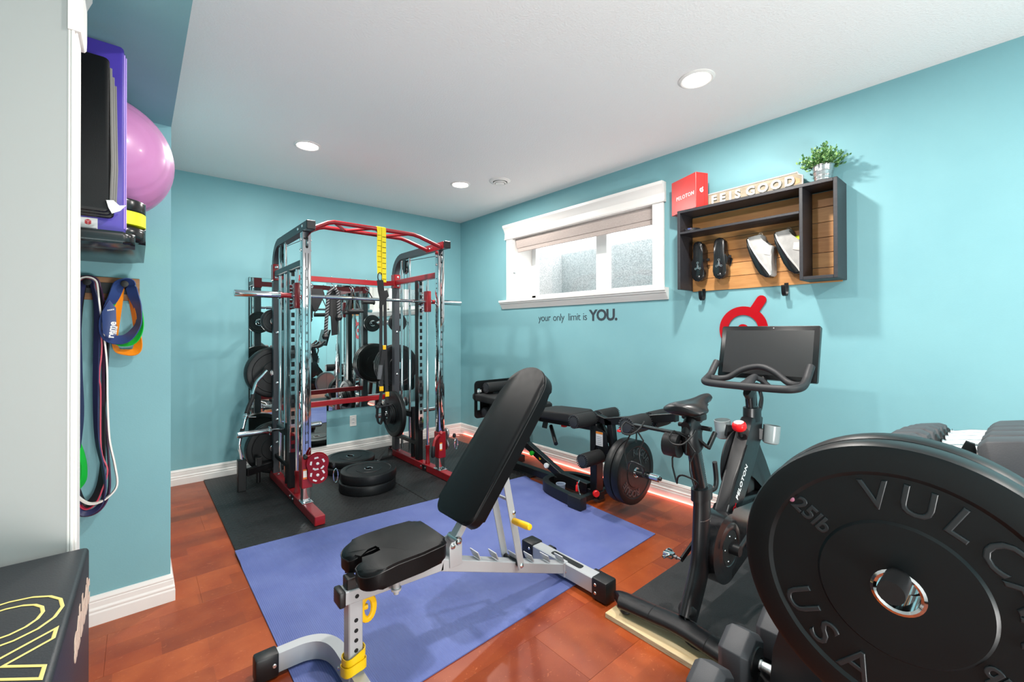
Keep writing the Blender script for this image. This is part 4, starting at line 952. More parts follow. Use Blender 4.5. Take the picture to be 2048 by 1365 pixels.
# incline strut with knobs
g = G(); g.bar((-0.485, -1.78, 0.285), (-0.485, -2.26, 0.085), 0.055, 0.060); g.bar((-0.485, -2.18, 0.10), (-0.485, -2.50, 0.085), 0.06, 0.07); st = g.done('incline_strut', M_BLACKMETAL, bb)
def knob(p, ax, r, L, m, name, parent): return G().lathe([(0, 0), (0.006, 0), (0.006, 0.02), (r*0.8, 0.022), (r, 0.03), (r, 0.02+L*0.8), (r*0.8, 0.02+L), (0, 0.02+L)], p, ax, 16).done(name, m, parent)
knob((-0.513, -1.905, 0.238), (-1, -0.2, 0.05), 0.021, 0.030, M_GREEN, 'green_knob', st)
knob((-0.513, -2.085, 0.172), (-1, -0.2, 0.05), 0.022, 0.030, M_WHITE, 'white_knob', st)
g = G(); g.prism([(-1.995, 0.198), (-1.965, 0.212), (-1.972, 0.190)], (-0.5130, 0, 0), (0, 1, 0), (0, 0, 1), -0.001); g.done('warning_triangle', M_YELLOW, st)
g = G(); g.box(-0.5135, -0.5125, -2.345, -2.325, 0.085, 0.115); g.done('white_tag', M_WHITE, st)
g = G(); g.tube(smoothpath([(-0.52, -2.43, 0.13), (-0.56, -2.45, 0.115), (-0.60, -2.50, 0.07), (-0.64, -2.56, 0.04)], 5), 0.005, 8); g.done('chrome_pin_cable', M_CHROME, bb)
knob((-0.55, -2.435, 0.125), (-0.3, -0.2, -1), 0.014, 0.05, M_REDKNOB, 'red_pull_handle', bb)
# pads
def pad(poly, z, th, name, tilt=None):
    g = G(); g.prism(poly, (0, 0, z), (1, 0, 0), (0, 1, 0), th, 0.018, 3)
    if tilt:
        y0, k = tilt
        for v in g.bm.verts: v.co.z += (v.co.y-y0)*k
    return g.done(name, M_FOAM, bb, smooth=60)
w_ = 0.15
pad(rrect(BX-w_, BX+w_, -1.985, -1.10, 0.06, 5), 0.605, 0.062, 'back_pad', (-1.985, 0.02))
sp2 = arc((BX-0.10, -2.40), 0.045, 180, 270, 4)+arc((BX+0.10, -2.40), 0.045, 270, 360, 4)+[(BX+w_, -2.28), (BX+w_, -2.06)]+arc((BX+w_-0.05, -2.05), 0.05, 0, 90, 4)+arc((BX-w_+0.05, -2.05), 0.05, 90, 180, 4)+[(BX-w_, -2.28)]
pad(sp2, 0.590, 0.066, 'seat_pad', (-2.2, -0.05))
g = G(); g.bar((BX, -1.25, 0.565), (BX, -1.98, 0.552), 0.05, 0.05); g.bar((BX, -1.95, 0.545), (BX, -2.55, 0.565), 0.05, 0.05); g.bar((BX, -1.78, 0.285), (BX, -1.72, 0.555), 0.045, 0.05); g.bar((BX, -1.55, 0.08), (BX, -1.46, 0.56), 0.04, 0.05); g.done('pad_frame', M_BLACKMETAL, bb)
g = G(); g.bar((BX, -2.02, 0.535), (BX-0.02, -2.02, 0.47), 0.04, 0.03); g.cyl((BX-0.02, -2.10, 0.50), (BX-0.17, -2.30, 0.415), 0.0165, 14); g.done('adjustment_handle', M_BLACKMETAL, bb)
knob((BX-0.01, -2.24, 0.555), (0, 0, -1), 0.026, 0.018, M_REDKNOB, 'red_knob', bb)
# rollers
rd1 = [roller(BX-0.245, BX-0.035, -2.555, 0.640, 0.052, bb), roller(BX+0.035, BX+0.245, -2.555, 0.640, 0.052, bb)]
roller(BX-0.245, BX-0.035, -2.635, 0.368, 0.052, bb); roller(BX+0.035, BX+0.245, -2.635, 0.368, 0.052, bb)
g = G(); g.bar((BX, -2.52, 0.66), (BX, -2.70, 0.62), 0.05, 0.05); g.bar((BX, -2.66, 0.625), (BX, -3.225, 0.742), 0.05, 0.055); ar = g.done('leg_arm', M_BLACKMETAL, bb)
g = G(); g.box(BX-0.026, BX+0.026, -3.232, -3.222, 0.712, 0.772, 0.002); g.done('arm_end_cap', M_PLASTIC, ar)
roller(BX-0.245, BX-0.030, -3.010, 0.682, 0.060, bb); roller(BX+0.030, BX+0.235, -3.010, 0.682, 0.060, bb)
knob((BX-0.02, -2.80, 0.61), (0, 0, -1), 0.024, 0.016, M_REDKNOB, 'red_knob', bb)
knob((BX-0.05, -2.585, 0.085), (-0.6, -1, 0), 0.026, 0.03, M_REDKNOB, 'red_knob', bb)
g = G(); g.bar((BX, -2.70, 0.64), (BX, -2.745, 0.30), 0.05, 0.05); g.bar((BX+0.02, -2.60, 0.60), (BX+0.02, -2.745, 0.38), 0.03, 0.03); g.bar((BX, -2.61, 0.368), (BX, -2.75, 0.34), 0.04, 0.04); g.done('swing_lever', M_BLACKMETAL, bb)
g = G(); g.lathe([(0.030, 0), (0.030, 0.012), (0.0245, 0.013), (0.0245, 0.345), (0.018, 0.35), (0, 0.35)], (-0.50, -2.765, 0.313), (0, -1, 0.0), 24); pg = g.done('plate_peg', M_CHROME, bb)
G().lathe([(0, 0.014), (0.012, 0.012), (0.015, 0.004), (0.013, 0)], (-0.50, -3.115, 0.313), (0, -1, 0), 16).done('black_peg_tip', M_PLASTIC, pg)
# far end: upright padded leg plate
g = G(); yy = -1.175
for (a0, a1, b0, b1) in ((-0.635, -0.045, 0.735, 0.812), (-0.635, -0.045, 0.440, 0.520), (-0.635, -0.598, 0.44, 0.81), (-0.555, -0.045, 0.50, 0.75)):
    pass
outer = rrect(-0.635, -0.045, 0.440, 0.812, 0.045, 5)
g.prism(rrect(-0.635, -0.560, 0.440, 0.545, 0.03, 4)[:], (0, yy, 0), (1, 0, 0), (0, 0, 1), 0.010)
g = G()
g.box(-0.635, -0.600, yy-0.008, yy, 0.52, 0.735); g.box(-0.565, -0.045, yy-0.008, yy, 0.52, 0.735)
top_ = [(-0.635, 0.735), (-0.045, 0.735)]+arc((-0.085, 0.772), 0.04, 0, 90, 5)+arc((-0.595, 0.772), 0.04, 90, 180, 5)
bot_ = arc((-0.595, 0.48), 0.04, 180, 270, 5)+arc((-0.085, 0.48), 0.04, 270, 360, 5)+[(-0.045, 0.52), (-0.635, 0.52)]
g.prism(top_, (0, yy, 0), (1, 0, 0), (0, 0, 1), 0.008); g.prism(bot_, (0, yy, 0), (1, 0, 0), (0, 0, 1), 0.008)
lp = g.done('leg_plate', M_BLACKMETAL, bb, smooth=0)
g = G(); g.text('BTE', frame((-0.603, yy-0.0092, 0.700), (1, 0, 0), (0, 0, 1)), 0.030, 0.0006, 0.0012); g.done('white_lettering', M_WHITE, lp, smooth=0)
g = G(); g.box(-0.33, -0.29, yy-0.010, yy-0.008, 0.675, 0.70); g.done('white_sticker', M_WHITE, lp)
roller(-0.535, -0.09, -1.245, 0.745, 0.052, bb); r2 = roller(-0.555, -0.10, -1.245, 0.505, 0.050, bb)
g = G(); g.prism([(-0.40, 0.545), (-0.375, 0.585), (-0.12, 0.585), (-0.12, 0.50), (-0.40, 0.50)], (0, -1.300, 0), (1, 0, 0), (0, 0, 1), 0.03, 0.004); ob = g.done('orange_marked_block', M_PLASTIC, bb)
g = G(); g.text('F3', frame((-0.392, -1.3315, 0.510), (1, 0, 0), (0, 0, 1)), 0.055, 0.0006, 0.0015); g.done('orange_lettering', mat('orange_print', '#F2703A', 0.5), ob, smooth=0)
g = G(); g.bar((BX+0.06, -1.185, 0.50), (BX+0.02, -1.30, 0.55), 0.06, 0.06); g.box(-0.46, -0.38, -1.26, -1.18, 0.58, 0.70, 0.004); g.done('plate_bracket', M_BLACKMETAL, bb)
# plates on its peg, lettered front one
M_LETTER2 = mat('paler_raised_lettering', '#3A3F42', 0.42)  # lettering paler than the plate rubber
def rogue(T, c, ax, h):
    g = G(); ux = Vector((1, 0, 0)); uy = Vector((0, 0, 1)); f = Vector(c)+ax*(h+0.0004)
    arc_text(g, 'ROGUE', f, ux, uy, 0.147, 62, 0.066, 18, ext=0.0025, bold=0.002)
    g.done('raised_lettering', M_LETTER2, T, smooth=0); g = G()
    arc_text(g, 'ROGUE', f, ux, uy, 0.147, 242, 0.066, 18, ext=0.0025, bold=0.002)
    g.done('raised_lettering', M_LETTER2, T, smooth=0)
plate('weight_plate', 'lettered black bumper plate on the front peg of the black bench', 0.225, 0.060, (-0.50, -2.905, 0.3112), (0, -1, 0), 'bumper plates on the black bench', lettering=rogue)
plate('weight_plate', 'black bumper plate behind the lettered one on the black bench peg', 0.225, 0.060, (-0.50, -2.843, 0.3112), (0, -1, 0), 'bumper plates on the black bench')
t = thing('cup', 'small grey plastic cup standing inside the curved foot of the black bench', 'cup', (-0.612, -2.315, 0.0072))
G().lathe([(0, 0.003), (0.026, 0.003), (0.033, 0.085), (0.036, 0.086), (0.0365, 0.082), (0.029, 0.0), (0, 0)], (-0.612, -2.315, 0.0072), (0, 0, 1), 24).done('cup_body', mat('grey_blue_plastic', '#8E9BB0', 0.3), t)
G().lathe([(0.0365, 0.083), (0.0385, 0.084), (0.0385, 0.090), (0.036, 0.090), (0.0350, 0.084)], (-0.612, -2.315, 0.0072), (0, 0, 1), 24, closed=True).done('rim', mat('grey_blue_plastic_rim', '#A5B0C2', 0.3), t)
# ================================================================ exercise bike on its platform
BYC = -3.775
t = thing('plywood_platform', 'pale plywood board lying under the black mat of the exercise bike', 'board', (-0.95, -3.8, 0))
M_PLY = mat('birch_plywood', '#DCC7A0', 0.55, hex2='#CDB386', nscale=6, stretch=(6, 0.8, 1), detail=6)
M_PLYE = mat('plywood_edge', '#C9BE9E', 0.7, hex2='#A99E80', nscale=30, stretch=(1, 1, 16))
G().box(-1.541, -0.055, -4.095, -3.456, 0.0, 0.0215, 0.001).done('plywood_sheet', M_PLY, t)
G().box(-1.5420, -1.5412, -4.094, -3.457, 0.001, 0.0205).done('raw_edge', M_PLYE, t)
t = tag(G().box(-1.432, -0.09, -4.090, -3.458, 0.0220, 0.0275, 0.002).done('bike_mat', mat('black_pebbled_rubber', '#1F1F21', 0.62, bump=0.5, bscale=220, hex2='#262628', nscale=120)), 'black pebbled rubber mat between the bike and the plywood board', 'mat')
bk = thing('exercise_bike', 'black indoor cycling bike with large screen by the teal wall', 'exercise bike', (-0.95, BYC, 0.0275))
M_BIKE = mat('matte_black_bike_paint', '#121316', 0.36, rvar=0.04, nscale=30)
M_BIKE2 = mat('satin_black_shell', '#151619', 0.22, coat=0.25)
def yz(x, z, dy=0.0): return Vector((x, BYC+dy, z))
# stabilisers
def stab(xc, bow, name):
    pts = [(xc-0.012, BYC+0.290, 0.072), (xc, BYC+0.27, 0.073), (xc+bow*0.5, BYC+0.15, 0.076), (xc+bow, BYC, 0.080), (xc+bow*0.5, BYC-0.15, 0.076), (xc, BYC-0.27, 0.073), (xc-0.012, BYC-0.290, 0.072)]
    sp = smoothpath(pts, 5); r = [(0.030, 0.050)]*len(sp); r[0] = (0.012, 0.030); r[-1] = (0.012, 0.030); r[1] = (0.024, 0.043); r[-2] = (0.024, 0.043)
    f = G().tube(sp, r, 20).done(name, M_BIKE, bk, smooth=50)
    for s_ in (1, -1):
        G().lathe([(0, 0), (0.022, 0), (0.024, 0.004), (0.020, 0.016), (0, 0.016)], (xc, BYC+0.255*s_, 0.0276), (0, 0, 1), 18).done('levelling_foot', M_PLASTIC, f)
    for dy in (0.12, -0.12):
        k = [i for i, p in enumerate(sp) if abs(p.y-(BYC+dy)) < 0.02][0]
        G().tube([sp[k]+Vector((0, -0.0015, 0)), sp[k]+Vector((0, 0.0015, 0))], [(0.0306, 0.0506)]*2, 20).done('sleeve_seam', M_HOLE, f)
    return f
rs = stab(-1.475, 0.025, 'rear_stabilizer'); stab(-0.385, -0.02, 'front_stabilizer')
# seat tube
pts = [(-1.395, 0.090), (-1.355, 0.150), (-1.305, 0.230), (-1.282, 0.30), (-1.272, 0.40), (-1.263, 0.50), (-1.262, 0.600)]
rr_ = [(0.030, 0.062), (0.030, 0.068), (0.031, 0.070), (0.030, 0.066), (0.029, 0.060), (0.029, 0.060), (0.028, 0.058)]
sp = smoothpath([yz(a, b) for a, b in pts], 4)
rad = []
for i in range(len(sp)):
    f = i/4; k = min(int(f), len(rr_)-2); u_ = f-k; rad.append((rr_[k][0]*(1-u_)+rr_[k+1][0]*u_, rr_[k][1]*(1-u_)+rr_[k+1][1]*u_))
se = G().tube(sp, rad, 20, up=(0, 1, 0)).done('seat_tube', M_BIKE, bk, smooth=50)
g = G(); g.tube([yz(-1.263, 0.565), yz(-1.262, 0.615)], [(0.036, 0.070)]*2, 22, up=(0, 1, 0)); col_ = g.done('seat_collar', M_BIKE, bk)
g = G(); g.tube(smoothpath([yz(-1.205, 0.590, -0.01), yz(-1.175, 0.600, -0.02), yz(-1.165, 0.64, -0.02), yz(-1.180, 0.715, -0.02)], 4), [(0.012, 0.010)]*13, 10); g.done('clamp_lever', M_PLASTIC, col_)
g = G(); g.tube([yz(-1.263, 0.478), yz(-1.263, 0.482)], [(0.0295, 0.061)]*2, 20, up=(0, 1, 0)); g.done('silver_ring', M_STEEL, se)
g = G(); g.lathe([(0, 0.030), (0.014, 0.030), (0.016, 0.022), (0.028, 0.020), (0.034, 0.010), (0.034, -0.02), (0, -0.02)], yz(-1.400, 0.128), (-0.85, 0.0, 0.5), 20); g.done('pivot_cap', M_PLASTIC, bk)
cord = smoothpath([yz(-1.43, 0.140), yz(-1.440, 0.10, -0.015), yz(-1.485, 0.055, -0.04), yz(-1.46, 0.040, -0.12), yz(-1.44, 0.09, -0.23), yz(-1.46, 0.045, -0.32)], 6)
G().tube(cord, 0.0032, 8).done('power_cord', M_PLASTIC, bk)
po = G().tube([yz(-1.265, 0.590), yz(-1.345, 0.840)], [(0.024, 0.042)]*2, 20, up=(0, 1, 0)).done('seat_post', M_BIKE2, bk)
g = G()
for k in range(22):
    z = 0.62+k*0.009; x = -1.265-0.08*(z-0.59)/0.25
    g.box(x+0.018, x+0.026, BYC-0.0225, BYC-0.0215, z, z+0.002)
g.done('height_ticks', M_STEEL, po)
hp_ = smoothpath([yz(-1.335, 0.800), yz(-1.350, 0.845), yz(-1.350, 0.882), yz(-1.335, 0.905)], 4)
G().tube(hp_, [(0.036, 0.060)]*len(hp_), 18, up=(0, 1, 0)).done('post_head', M_BIKE, bk, smooth=50)
sl = G().tube([yz(-1.405, 0.905), yz(-1.29, 0.925)], [(0.022, 0.020)]*2, 16).done('fore_aft_slider', M_BIKE, bk)
g = G(); g.cyl(yz(-1.33, 0.895, -0.075), yz(-1.33, 0.895, 0.07), 0.010, 12); g.box(-1.36, -1.30, BYC-0.045, BYC+0.045, 0.925, 0.955, 0.008, 2); g.done('saddle_clamp', M_PLASTIC, bk)
g = G()
for s_ in (1, -1): g.tube(smoothpath([yz(-1.42, 0.965, 0.045*s_), yz(-1.37, 0.945, 0.025*s_), yz(-1.29, 0.948, 0.022*s_), yz(-1.22, 0.978, 0.010*s_)], 4), 0.0035, 8)
g.done('saddle_rails', M_STEEL, bk)
# saddle: lofted cross sections from wide tail to narrow nose
g = G(); secs = [(-1.462, 0.030, 0.985, 0.006), (-1.455, 0.070, 0.990, 0.022), (-1.435, 0.092, 0.996, 0.034), (-1.405, 0.098, 0.998, 0.040), (-1.37, 0.088, 0.998, 0.040), (-1.33, 0.062, 1.002, 0.036), (-1.29, 0.040, 1.008, 0.032), (-1.25, 0.031, 1.014, 0.028), (-1.215, 0.027, 1.016, 0.024), (-1.195, 0.020, 1.013, 0.020), (-1.186, 0.008, 1.006, 0.010)]
rings = []
for x, hw_, zt, dp in secs:
    ring = []
    for k in range(20):
        a = 2*PI*k/20; cx_ = math.cos(a); sx_ = math.sin(a)
        yv = hw_*cx_*(1.0 if sx_ > -0.3 else 0.82)
        zv = zt + (0.014*sx_ if sx_ > 0 else dp*1.25*sx_) - (0.022*(abs(cx_)**2.5) if hw_ > 0.035 else 0.006*abs(cx_)**2) - (0.006*math.exp(-(yv/0.012)**2) if sx_ > 0 and hw_ > 0.03 else 0)
        ring.append(g.bm.verts.new(yz(x, zv, yv)))
    rings.append(ring)
for A, Bq in zip(rings[:-1], rings[1:]):
    for k in range(20): g.bm.faces.new((A[k], A[(k+1) % 20], Bq[(k+1) % 20], Bq[k]))
g.bm.faces.new(rings[0]); g.bm.faces.new(rings[-1][::-1])
sd_ = g.done('saddle', mat('saddle_vinyl', '#141518', 0.33), bk, smooth=70)
m_ = sd_.modifiers.new('s', 'SUBSURF'); m_.levels = 1; m_.render_levels = 2
# wire dumbbell cradles behind the post
g0 = G(); g0.bar(yz(-1.40, 0.870, -0.02), yz(-1.40, 0.870, 0.26), 0.03, 0.012); g0.bar(yz(-1.37, 0.865, -0.02), yz(-1.31, 0.81, -0.05), 0.022, 0.012); g0.bar(yz(-1.31, 0.805, -0.05), yz(-1.26, 0.87, -0.06), 0.016, 0.02); g0.done('cradle_bracket', M_BLACKMETAL, bk)
G().tube([yz(-1.415, 0.82, 0.085), yz(-1.415, 0.82, 0.02)], [(0.05, 0.042)]*2, 20).done('cradle_hub', M_PLASTIC, bk)
for dy in (0.235, -0.005):
    b_ = yz(-1.43, 0.0, dy)
    def P(a, c, z): return Vector((b_.x+a, b_.y+c, z))
    pts = [P(0.0, 0.045, 0.885), P(-0.02, 0.055, 0.862), P(-0.045, 0.03, 0.842), P(-0.035, -0.01, 0.842), P(0.0, -0.03, 0.868), P(0.03, -0.035, 0.895)]
    g = G(); g.tube(smoothpath(pts, 4), 0.0038, 8)
    for c, zz in ((0.028, 0.0), (-0.05, 0.0)):
        g.tube([P(0.0, c*0.4, 0.848), P(-0.004, c, 0.815), P(-0.01, c+0.018, 0.770), P(-0.012, c+0.016, 0.735), P(-0.018, c-0.002, 0.685), P(-0.02, c-0.008, 0.672)], 0.0038, 8)
    g.tube(smoothpath([P(-0.02, 0.02, 0.672), P(-0.04, 0.005, 0.705), P(-0.05, -0.02, 0.722), P(-0.05, -0.06, 0.718), P(-0.035, -0.075, 0.70), P(-0.02, -0.058, 0.672)], 4), 0.0038, 8)
    g.tube([P(0.0, 0.045, 0.885), P(0.02, 0.0, 0.86), P(0.0, -0.01, 0.80)], 0.0038, 8)
    g.done('wire_cradle', M_BLACKMETAL, bk)
# main frame: down tube, fork, cross piece
TH = 0.062
def plate_xz(poly, th, name, m, parent, bev=0.012, dy=0.0, seg=3):
    return G().prism(poly, (0, BYC+dy+th/2, 0), (1, 0, 0), (0, 0, 1), th, bev, seg).done(name, m, parent, smooth=50)
A = [(-1.115, 0.415), (-0.955, 0.395), (-0.885, 0.495), (-0.800, 0.570), (-0.725, 0.640), (-0.655, 0.735), (-0.628, 0.850), (-0.770, 0.862), (-0.800, 0.825), (-0.870, 0.735), (-0.975, 0.605)]
dt = plate_xz(A, TH, 'down_tube', M_BIKE, bk)
Bp = [(-0.815, 0.565), (-0.770, 0.700), (-0.680, 0.735), (-0.600, 0.600), (-0.500, 0.485), (-0.405, 0.380), (-0.395, 0.290), (-0.470, 0.270), (-0.560, 0.400), (-0.640, 0.490), (-0.740, 0.558)]
plate_xz(Bp, TH*0.9, 'front_fork', M_BIKE, bk)
Cp = [(-1.00, 0.400), (-0.965, 0.460), (-0.890, 0.480), (-0.70, 0.452), (-0.58, 0.440), (-0.48, 0.400), (-0.48, 0.330), (-0.80, 0.340)]
plate_xz(Cp, TH*0.8, 'lower_frame', M_BIKE, bk)
g = G()
for dx in (0.0, 0.012): g.bar(yz(-1.075+dx, 0.50-dx*0.4, -TH/2-0.0005), yz(-0.862+dx, 0.742-dx*0.4, -TH/2-0.0005), 0.002, 0.004, up=(0, 1, 0), bev=0)
g.done('edge_grooves', M_HOLE, dt)
# word and emblem on the side facing the room
dirt = Vector((0.213, 0, 0.242)).normalized(); nrt = Vector((-dirt.z, 0, dirt.x))
g = G(); g.text('PELOTON', frame(yz(-0.965, 0.490, -TH/2-0.0006), dirt, nrt), 0.038, 0.0005, 0.0012, 1.12); g.done('white_lettering', M_WHITE, dt, smooth=0)
ec = yz(-1.000, 0.452, -TH/2-0.0006)
g = G(); g.lathe([(0.013, 0), (0.020, 0), (0.020, 0.0008), (0.013, 0.0008)], ec, (0, -1, 0), 28, closed=True); g.lathe([(0, 0.0008), (0.005, 0.0008), (0.005, 0)], ec, (0, -1, 0), 14); g.bar(ec+Vector((0.008, -0.0004, 0.016)), ec+Vector((0.016, -0.0004, 0.030)), 0.0008, 0.008, up=(1, 0, -0.5), bev=0); g.done('red_emblem', M_EMB, dt, smooth=0)
# chain cover with recessed crank disc
cx, czv, Rv = -1.112, 0.312, 0.154
tang = arc((cx, czv), Rv, 70, 292, 36)
poly = [(-0.53, 0.405), (-0.60, 0.440), (-0.80, 0.452)] + tang + [(-0.60, 0.255), (-0.50, 0.300)]
cv = plate_xz(poly, 0.092, 'chain_cover', M_BIKE2, bk, 0.022, -0.006, 4)
fy_ = BYC-0.006-0.046
G().lathe([(0.078, 0.0), (0.082, 0.003), (0.094, 0.003), (0.112, 0.0)], (cx+0.012, fy_, czv), (0, -1, 0), 44).done('dished_ring', M_BIKE2, cv)
dsk = G().lathe([(0, 0.002), (0.076, 0.002), (0.078, 0)], (cx+0.012, fy_, czv), (0, -1, 0), 40).done('crank_disc', M_HOLE, cv)
for k in range(5):
    a = 2*PI*k/5+0.5; bolt_g = G(); bolt(bolt_g, (cx+0.012+0.058*math.cos(a), fy_-0.002, czv+0.058*math.sin(a)), (0, -1, 0), 0.005, 0.004); bolt_g.done('disc_screw', M_BOLT, dsk)
g = G(); g.bar((-0.90, fy_-0.0008, 0.255), (-0.73, fy_-0.0008, 0.372), 0.004, 0.018, up=(0, 1, 0.0), bev=0.0); g.done('pressed_groove', M_BIKE, cv)
# cranks and pedals
ca_ = Vector((0.86, 0, 0.30)).normalized(); axn = Vector((cx+0.012, fy_, czv)); 
G().cyl(axn+Vector((0, 0.16, 0)), axn+Vector((0, -0.045, 0)), 0.024, 20).done('axle', M_PLASTIC, bk)
e1 = axn+Vector((0, -0.036, 0))+ca_*0.172; e2 = axn+Vector((0, 0.150, 0))-ca_*0.172
def crank(p0, p1, name):
    return G().tube([p0, p0*0.5+p1*0.5, p1], [(0.009, 0.018), (0.008, 0.015), (0.009, 0.014)], 12, up=(0, 1, 0)).done(name, M_BIKE, bk)
crank(axn+Vector((0, -0.036, 0)), e1, 'crank_arm'); crank(axn+Vector((0, 0.150, 0)), e2, 'crank_arm')
for e, s_ in ((e1, -1), (e2, 1)):
    g = G(); g.lathe([(0.006, 0), (0.006, 0.02), (0.009, 0.022), (0.009, 0.03), (0.006, 0.032), (0.006, 0.09)], e, (0, s_, 0), 12); pc = e+Vector((0, s_*0.062, 0))
    ped = g.done('pedal_spindle', M_STEEL, bk)
    g = G(); g.tube([pc+Vector((0.034*math.cos(a), 0.022*math.sin(a), 0.012*math.sin(2*a))) for a in [i*PI/9 for i in range(18)]], 0.0052, 8, closed=True); g.box(pc.x-0.018, pc.x+0.018, pc.y-0.024, pc.y+0.024, pc.z-0.012, pc.z+0.012, 0.006, 2); g.done('clip_pedal', M_CHROME, ped)
# flywheel and its guards
G().lathe([(0, -0.018), (0.165, -0.018), (0.185, -0.022), (0.200, -0.018), (0.205, 0), (0.200, 0.018), (0.185, 0.022), (0.165, 0.018), (0, 0.018)], yz(-0.505, 0.355, 0.058), (0, 1, 0), 56).done('flywheel', M_STEEL, bk)
G().lathe([(0, 0), (0.155, 0), (0.170, 0.006), (0.170, 0.012), (0.155, 0.02), (0, 0.02)], yz(-0.80, 0.62, 0.036), (0, 1, 0), 48).done('rear_guard_disc', M_BIKE, bk)
g = G(); g.box(-0.79, -0.70, BYC-0.012, BYC+0.03, 0.47, 0.57, 0.01, 2); g.done('brake_housing', M_PLASTIC, bk)
# head: collar, stem
G().tube([yz(-0.700, 0.835), yz(-0.700, 0.905)], [(0.040, 0.062), (0.040, 0.060)], 22, up=(0, 1, 0)).done('head_collar', M_BIKE, bk)
G().tube([yz(-0.700, 0.88), yz(-0.722, 1.00)], [(0.025, 0.043)]*2, 20, up=(0, 1, 0)).done('handlebar_post', M_BIKE2, bk)
g = G(); g.tube(smoothpath([yz(-0.66, 0.88, -0.02), yz(-0.64, 0.90, -0.02), yz(-0.625, 0.95, -0.02), yz(-0.64, 1.01, -0.01)], 4), [(0.011, 0.009)]*13, 10); g.tube(smoothpath([yz(-0.69, 0.915, -0.03), yz(-0.665, 0.96, -0.03), yz(-0.635, 0.995, -0.02)], 4), 0.004, 8); g.done('clamp_lever', M_PLASTIC, bk)
# red resistance knob
g = G(); g.cyl(yz(-0.845, 0.775), yz(-0.860, 0.810), 0.011, 14); g.done('knob_stem', M_PLASTIC, bk)
g = G()
prof = [(0.0, 0.046), (0.024, 0.046), (0.030, 0.042), (0.034, 0.032), (0.034, 0.018), (0.029, 0.006), (0.018, 0.0), (0, 0)]
g.lathe(prof, yz(-0.857, 0.805), (-0.25, 0, 0.97), 30)
for v in g.bm.verts:
    r_ = v.co-yz(-0.862, 0.825); a = math.atan2(r_.y, r_.x); rad_ = math.hypot(r_.x, r_.y)
    if rad_ > 0.02: 
        s_ = 1-0.07*(0.5+0.5*math.cos(7*a)); v.co.x = -0.862+r_.x*s_; v.co.y = BYC+r_.y*s_
kn = g.done('red_resistance_knob', M_REDKNOB, bk, smooth=60)
G().lathe([(0.0, 0.0475), (0.021, 0.0475), (0.023, 0.0462)], yz(-0.857, 0.805), (-0.25, 0, 0.97), 24).done('white_cap', M_WHITE, kn)
# bottle holders
M_SMOKE = mat('grey_translucent_plastic', '#8F9A9C', 0.25, spec=0.6)
for p, ax in (((-0.640, -3.842, 0.716), (0.10, -0.05, 1)), ((-0.800, -3.672, 0.742), (-0.12, 0.05, 1))):
    g = G(); ax_ = Vector(ax).normalized(); g.lathe([(0, 0.002), (0.030, 0.0), (0.038, 0.006), (0.040, 0.020), (0.0405, 0.095), (0.038, 0.096), (0.037, 0.02), (0.028, 0.006), (0, 0.006)], p, ax, 28); hld = g.done('bottle_holder', M_SMOKE, bk)
    q_ = Vector(p)+ax_*0.05; g = G(); g.bar(q_+Vector((-0.035, 0.03 if p[1] < BYC else -0.03, 0)), Vector((-0.70, BYC, 0.77)), 0.02, 0.06); g.done('holder_bracket', M_PLASTIC, hld)
# handlebar: front bar that curls up into the horns, plus the inner loop
def HB(dx, dy, z): return Vector((dx, BYC+dy, z))
outer = [HB(-0.585, 0.236, 1.128), HB(-0.620, 0.236, 1.098), HB(-0.660, 0.236, 1.062), HB(-0.715, 0.236, 1.038), HB(-0.765, 0.222, 1.030), HB(-0.790, 0.185, 1.026), HB(-0.795, 0.10, 1.024), HB(-0.795, 0.0, 1.024), HB(-0.795, -0.10, 1.024), HB(-0.790, -0.185, 1.026), HB(-0.765, -0.222, 1.030), HB(-0.715, -0.236, 1.038), HB(-0.660, -0.236, 1.062), HB(-0.620, -0.236, 1.098), HB(-0.585, -0.236, 1.128)]
hb_ = G().tube(smoothpath(outer, 5), 0.0195, 16).done('handlebar', mat('handlebar_rubber', '#26272A', 0.55), bk, smooth=60)
inner = [HB(-0.685, 0.228, 1.045), HB(-0.655, 0.19, 1.040), HB(-0.635, 0.145, 1.050), HB(-0.615, 0.085, 1.092), HB(-0.605, 0.025, 1.112), HB(-0.605, -0.025, 1.112), HB(-0.615, -0.085, 1.088), HB(-0.635, -0.145, 1.046), HB(-0.655, -0.19, 1.036), HB(-0.685, -0.228, 1.045)]
G().tube(smoothpath(inner, 5), 0.0165, 14).done('inner_loop', hb_.data.materials[0], hb_, smooth=60)
g = G(); g.tube(smoothpath([HB(-0.80, 0.0, 1.020), HB(-0.76, 0.0, 1.034), HB(-0.70, 0.0, 1.056), HB(-0.66, 0, 1.062)], 4), [(0.019, 0.045), (0.019, 0.045), (0.019, 0.042), (0.019, 0.038), (0.019, 0.034), (0.018, 0.030), (0.018, 0.027), (0.018, 0.025), (0.018, 0.023), (0.018, 0.022), (0.018, 0.021), (0.018, 0.02), (0.018, 0.02)], 14); g.tube(smoothpath([HB(-0.67, -0.01, 1.060), HB(-0.645, -0.03, 1.045), HB(-0.625, -0.055, 1.015)], 4), 0.014, 12); g.done('stem', hb_.data.materials[0], hb_, smooth=60)
g = G(); g.tube([yz(-0.722, 0.985), yz(-0.745, 1.012)], [(0.026, 0.050), (0.020, 0.062)], 18, up=(0, 1, 0)); g.tube(smoothpath([HB(-0.70, -0.02, 1.02), HB(-0.62, -0.03, 1.01), HB(-0.55, 0, 1.05)], 4), 0.018, 12); g.done('screen_arm', M_BIKE, bk)
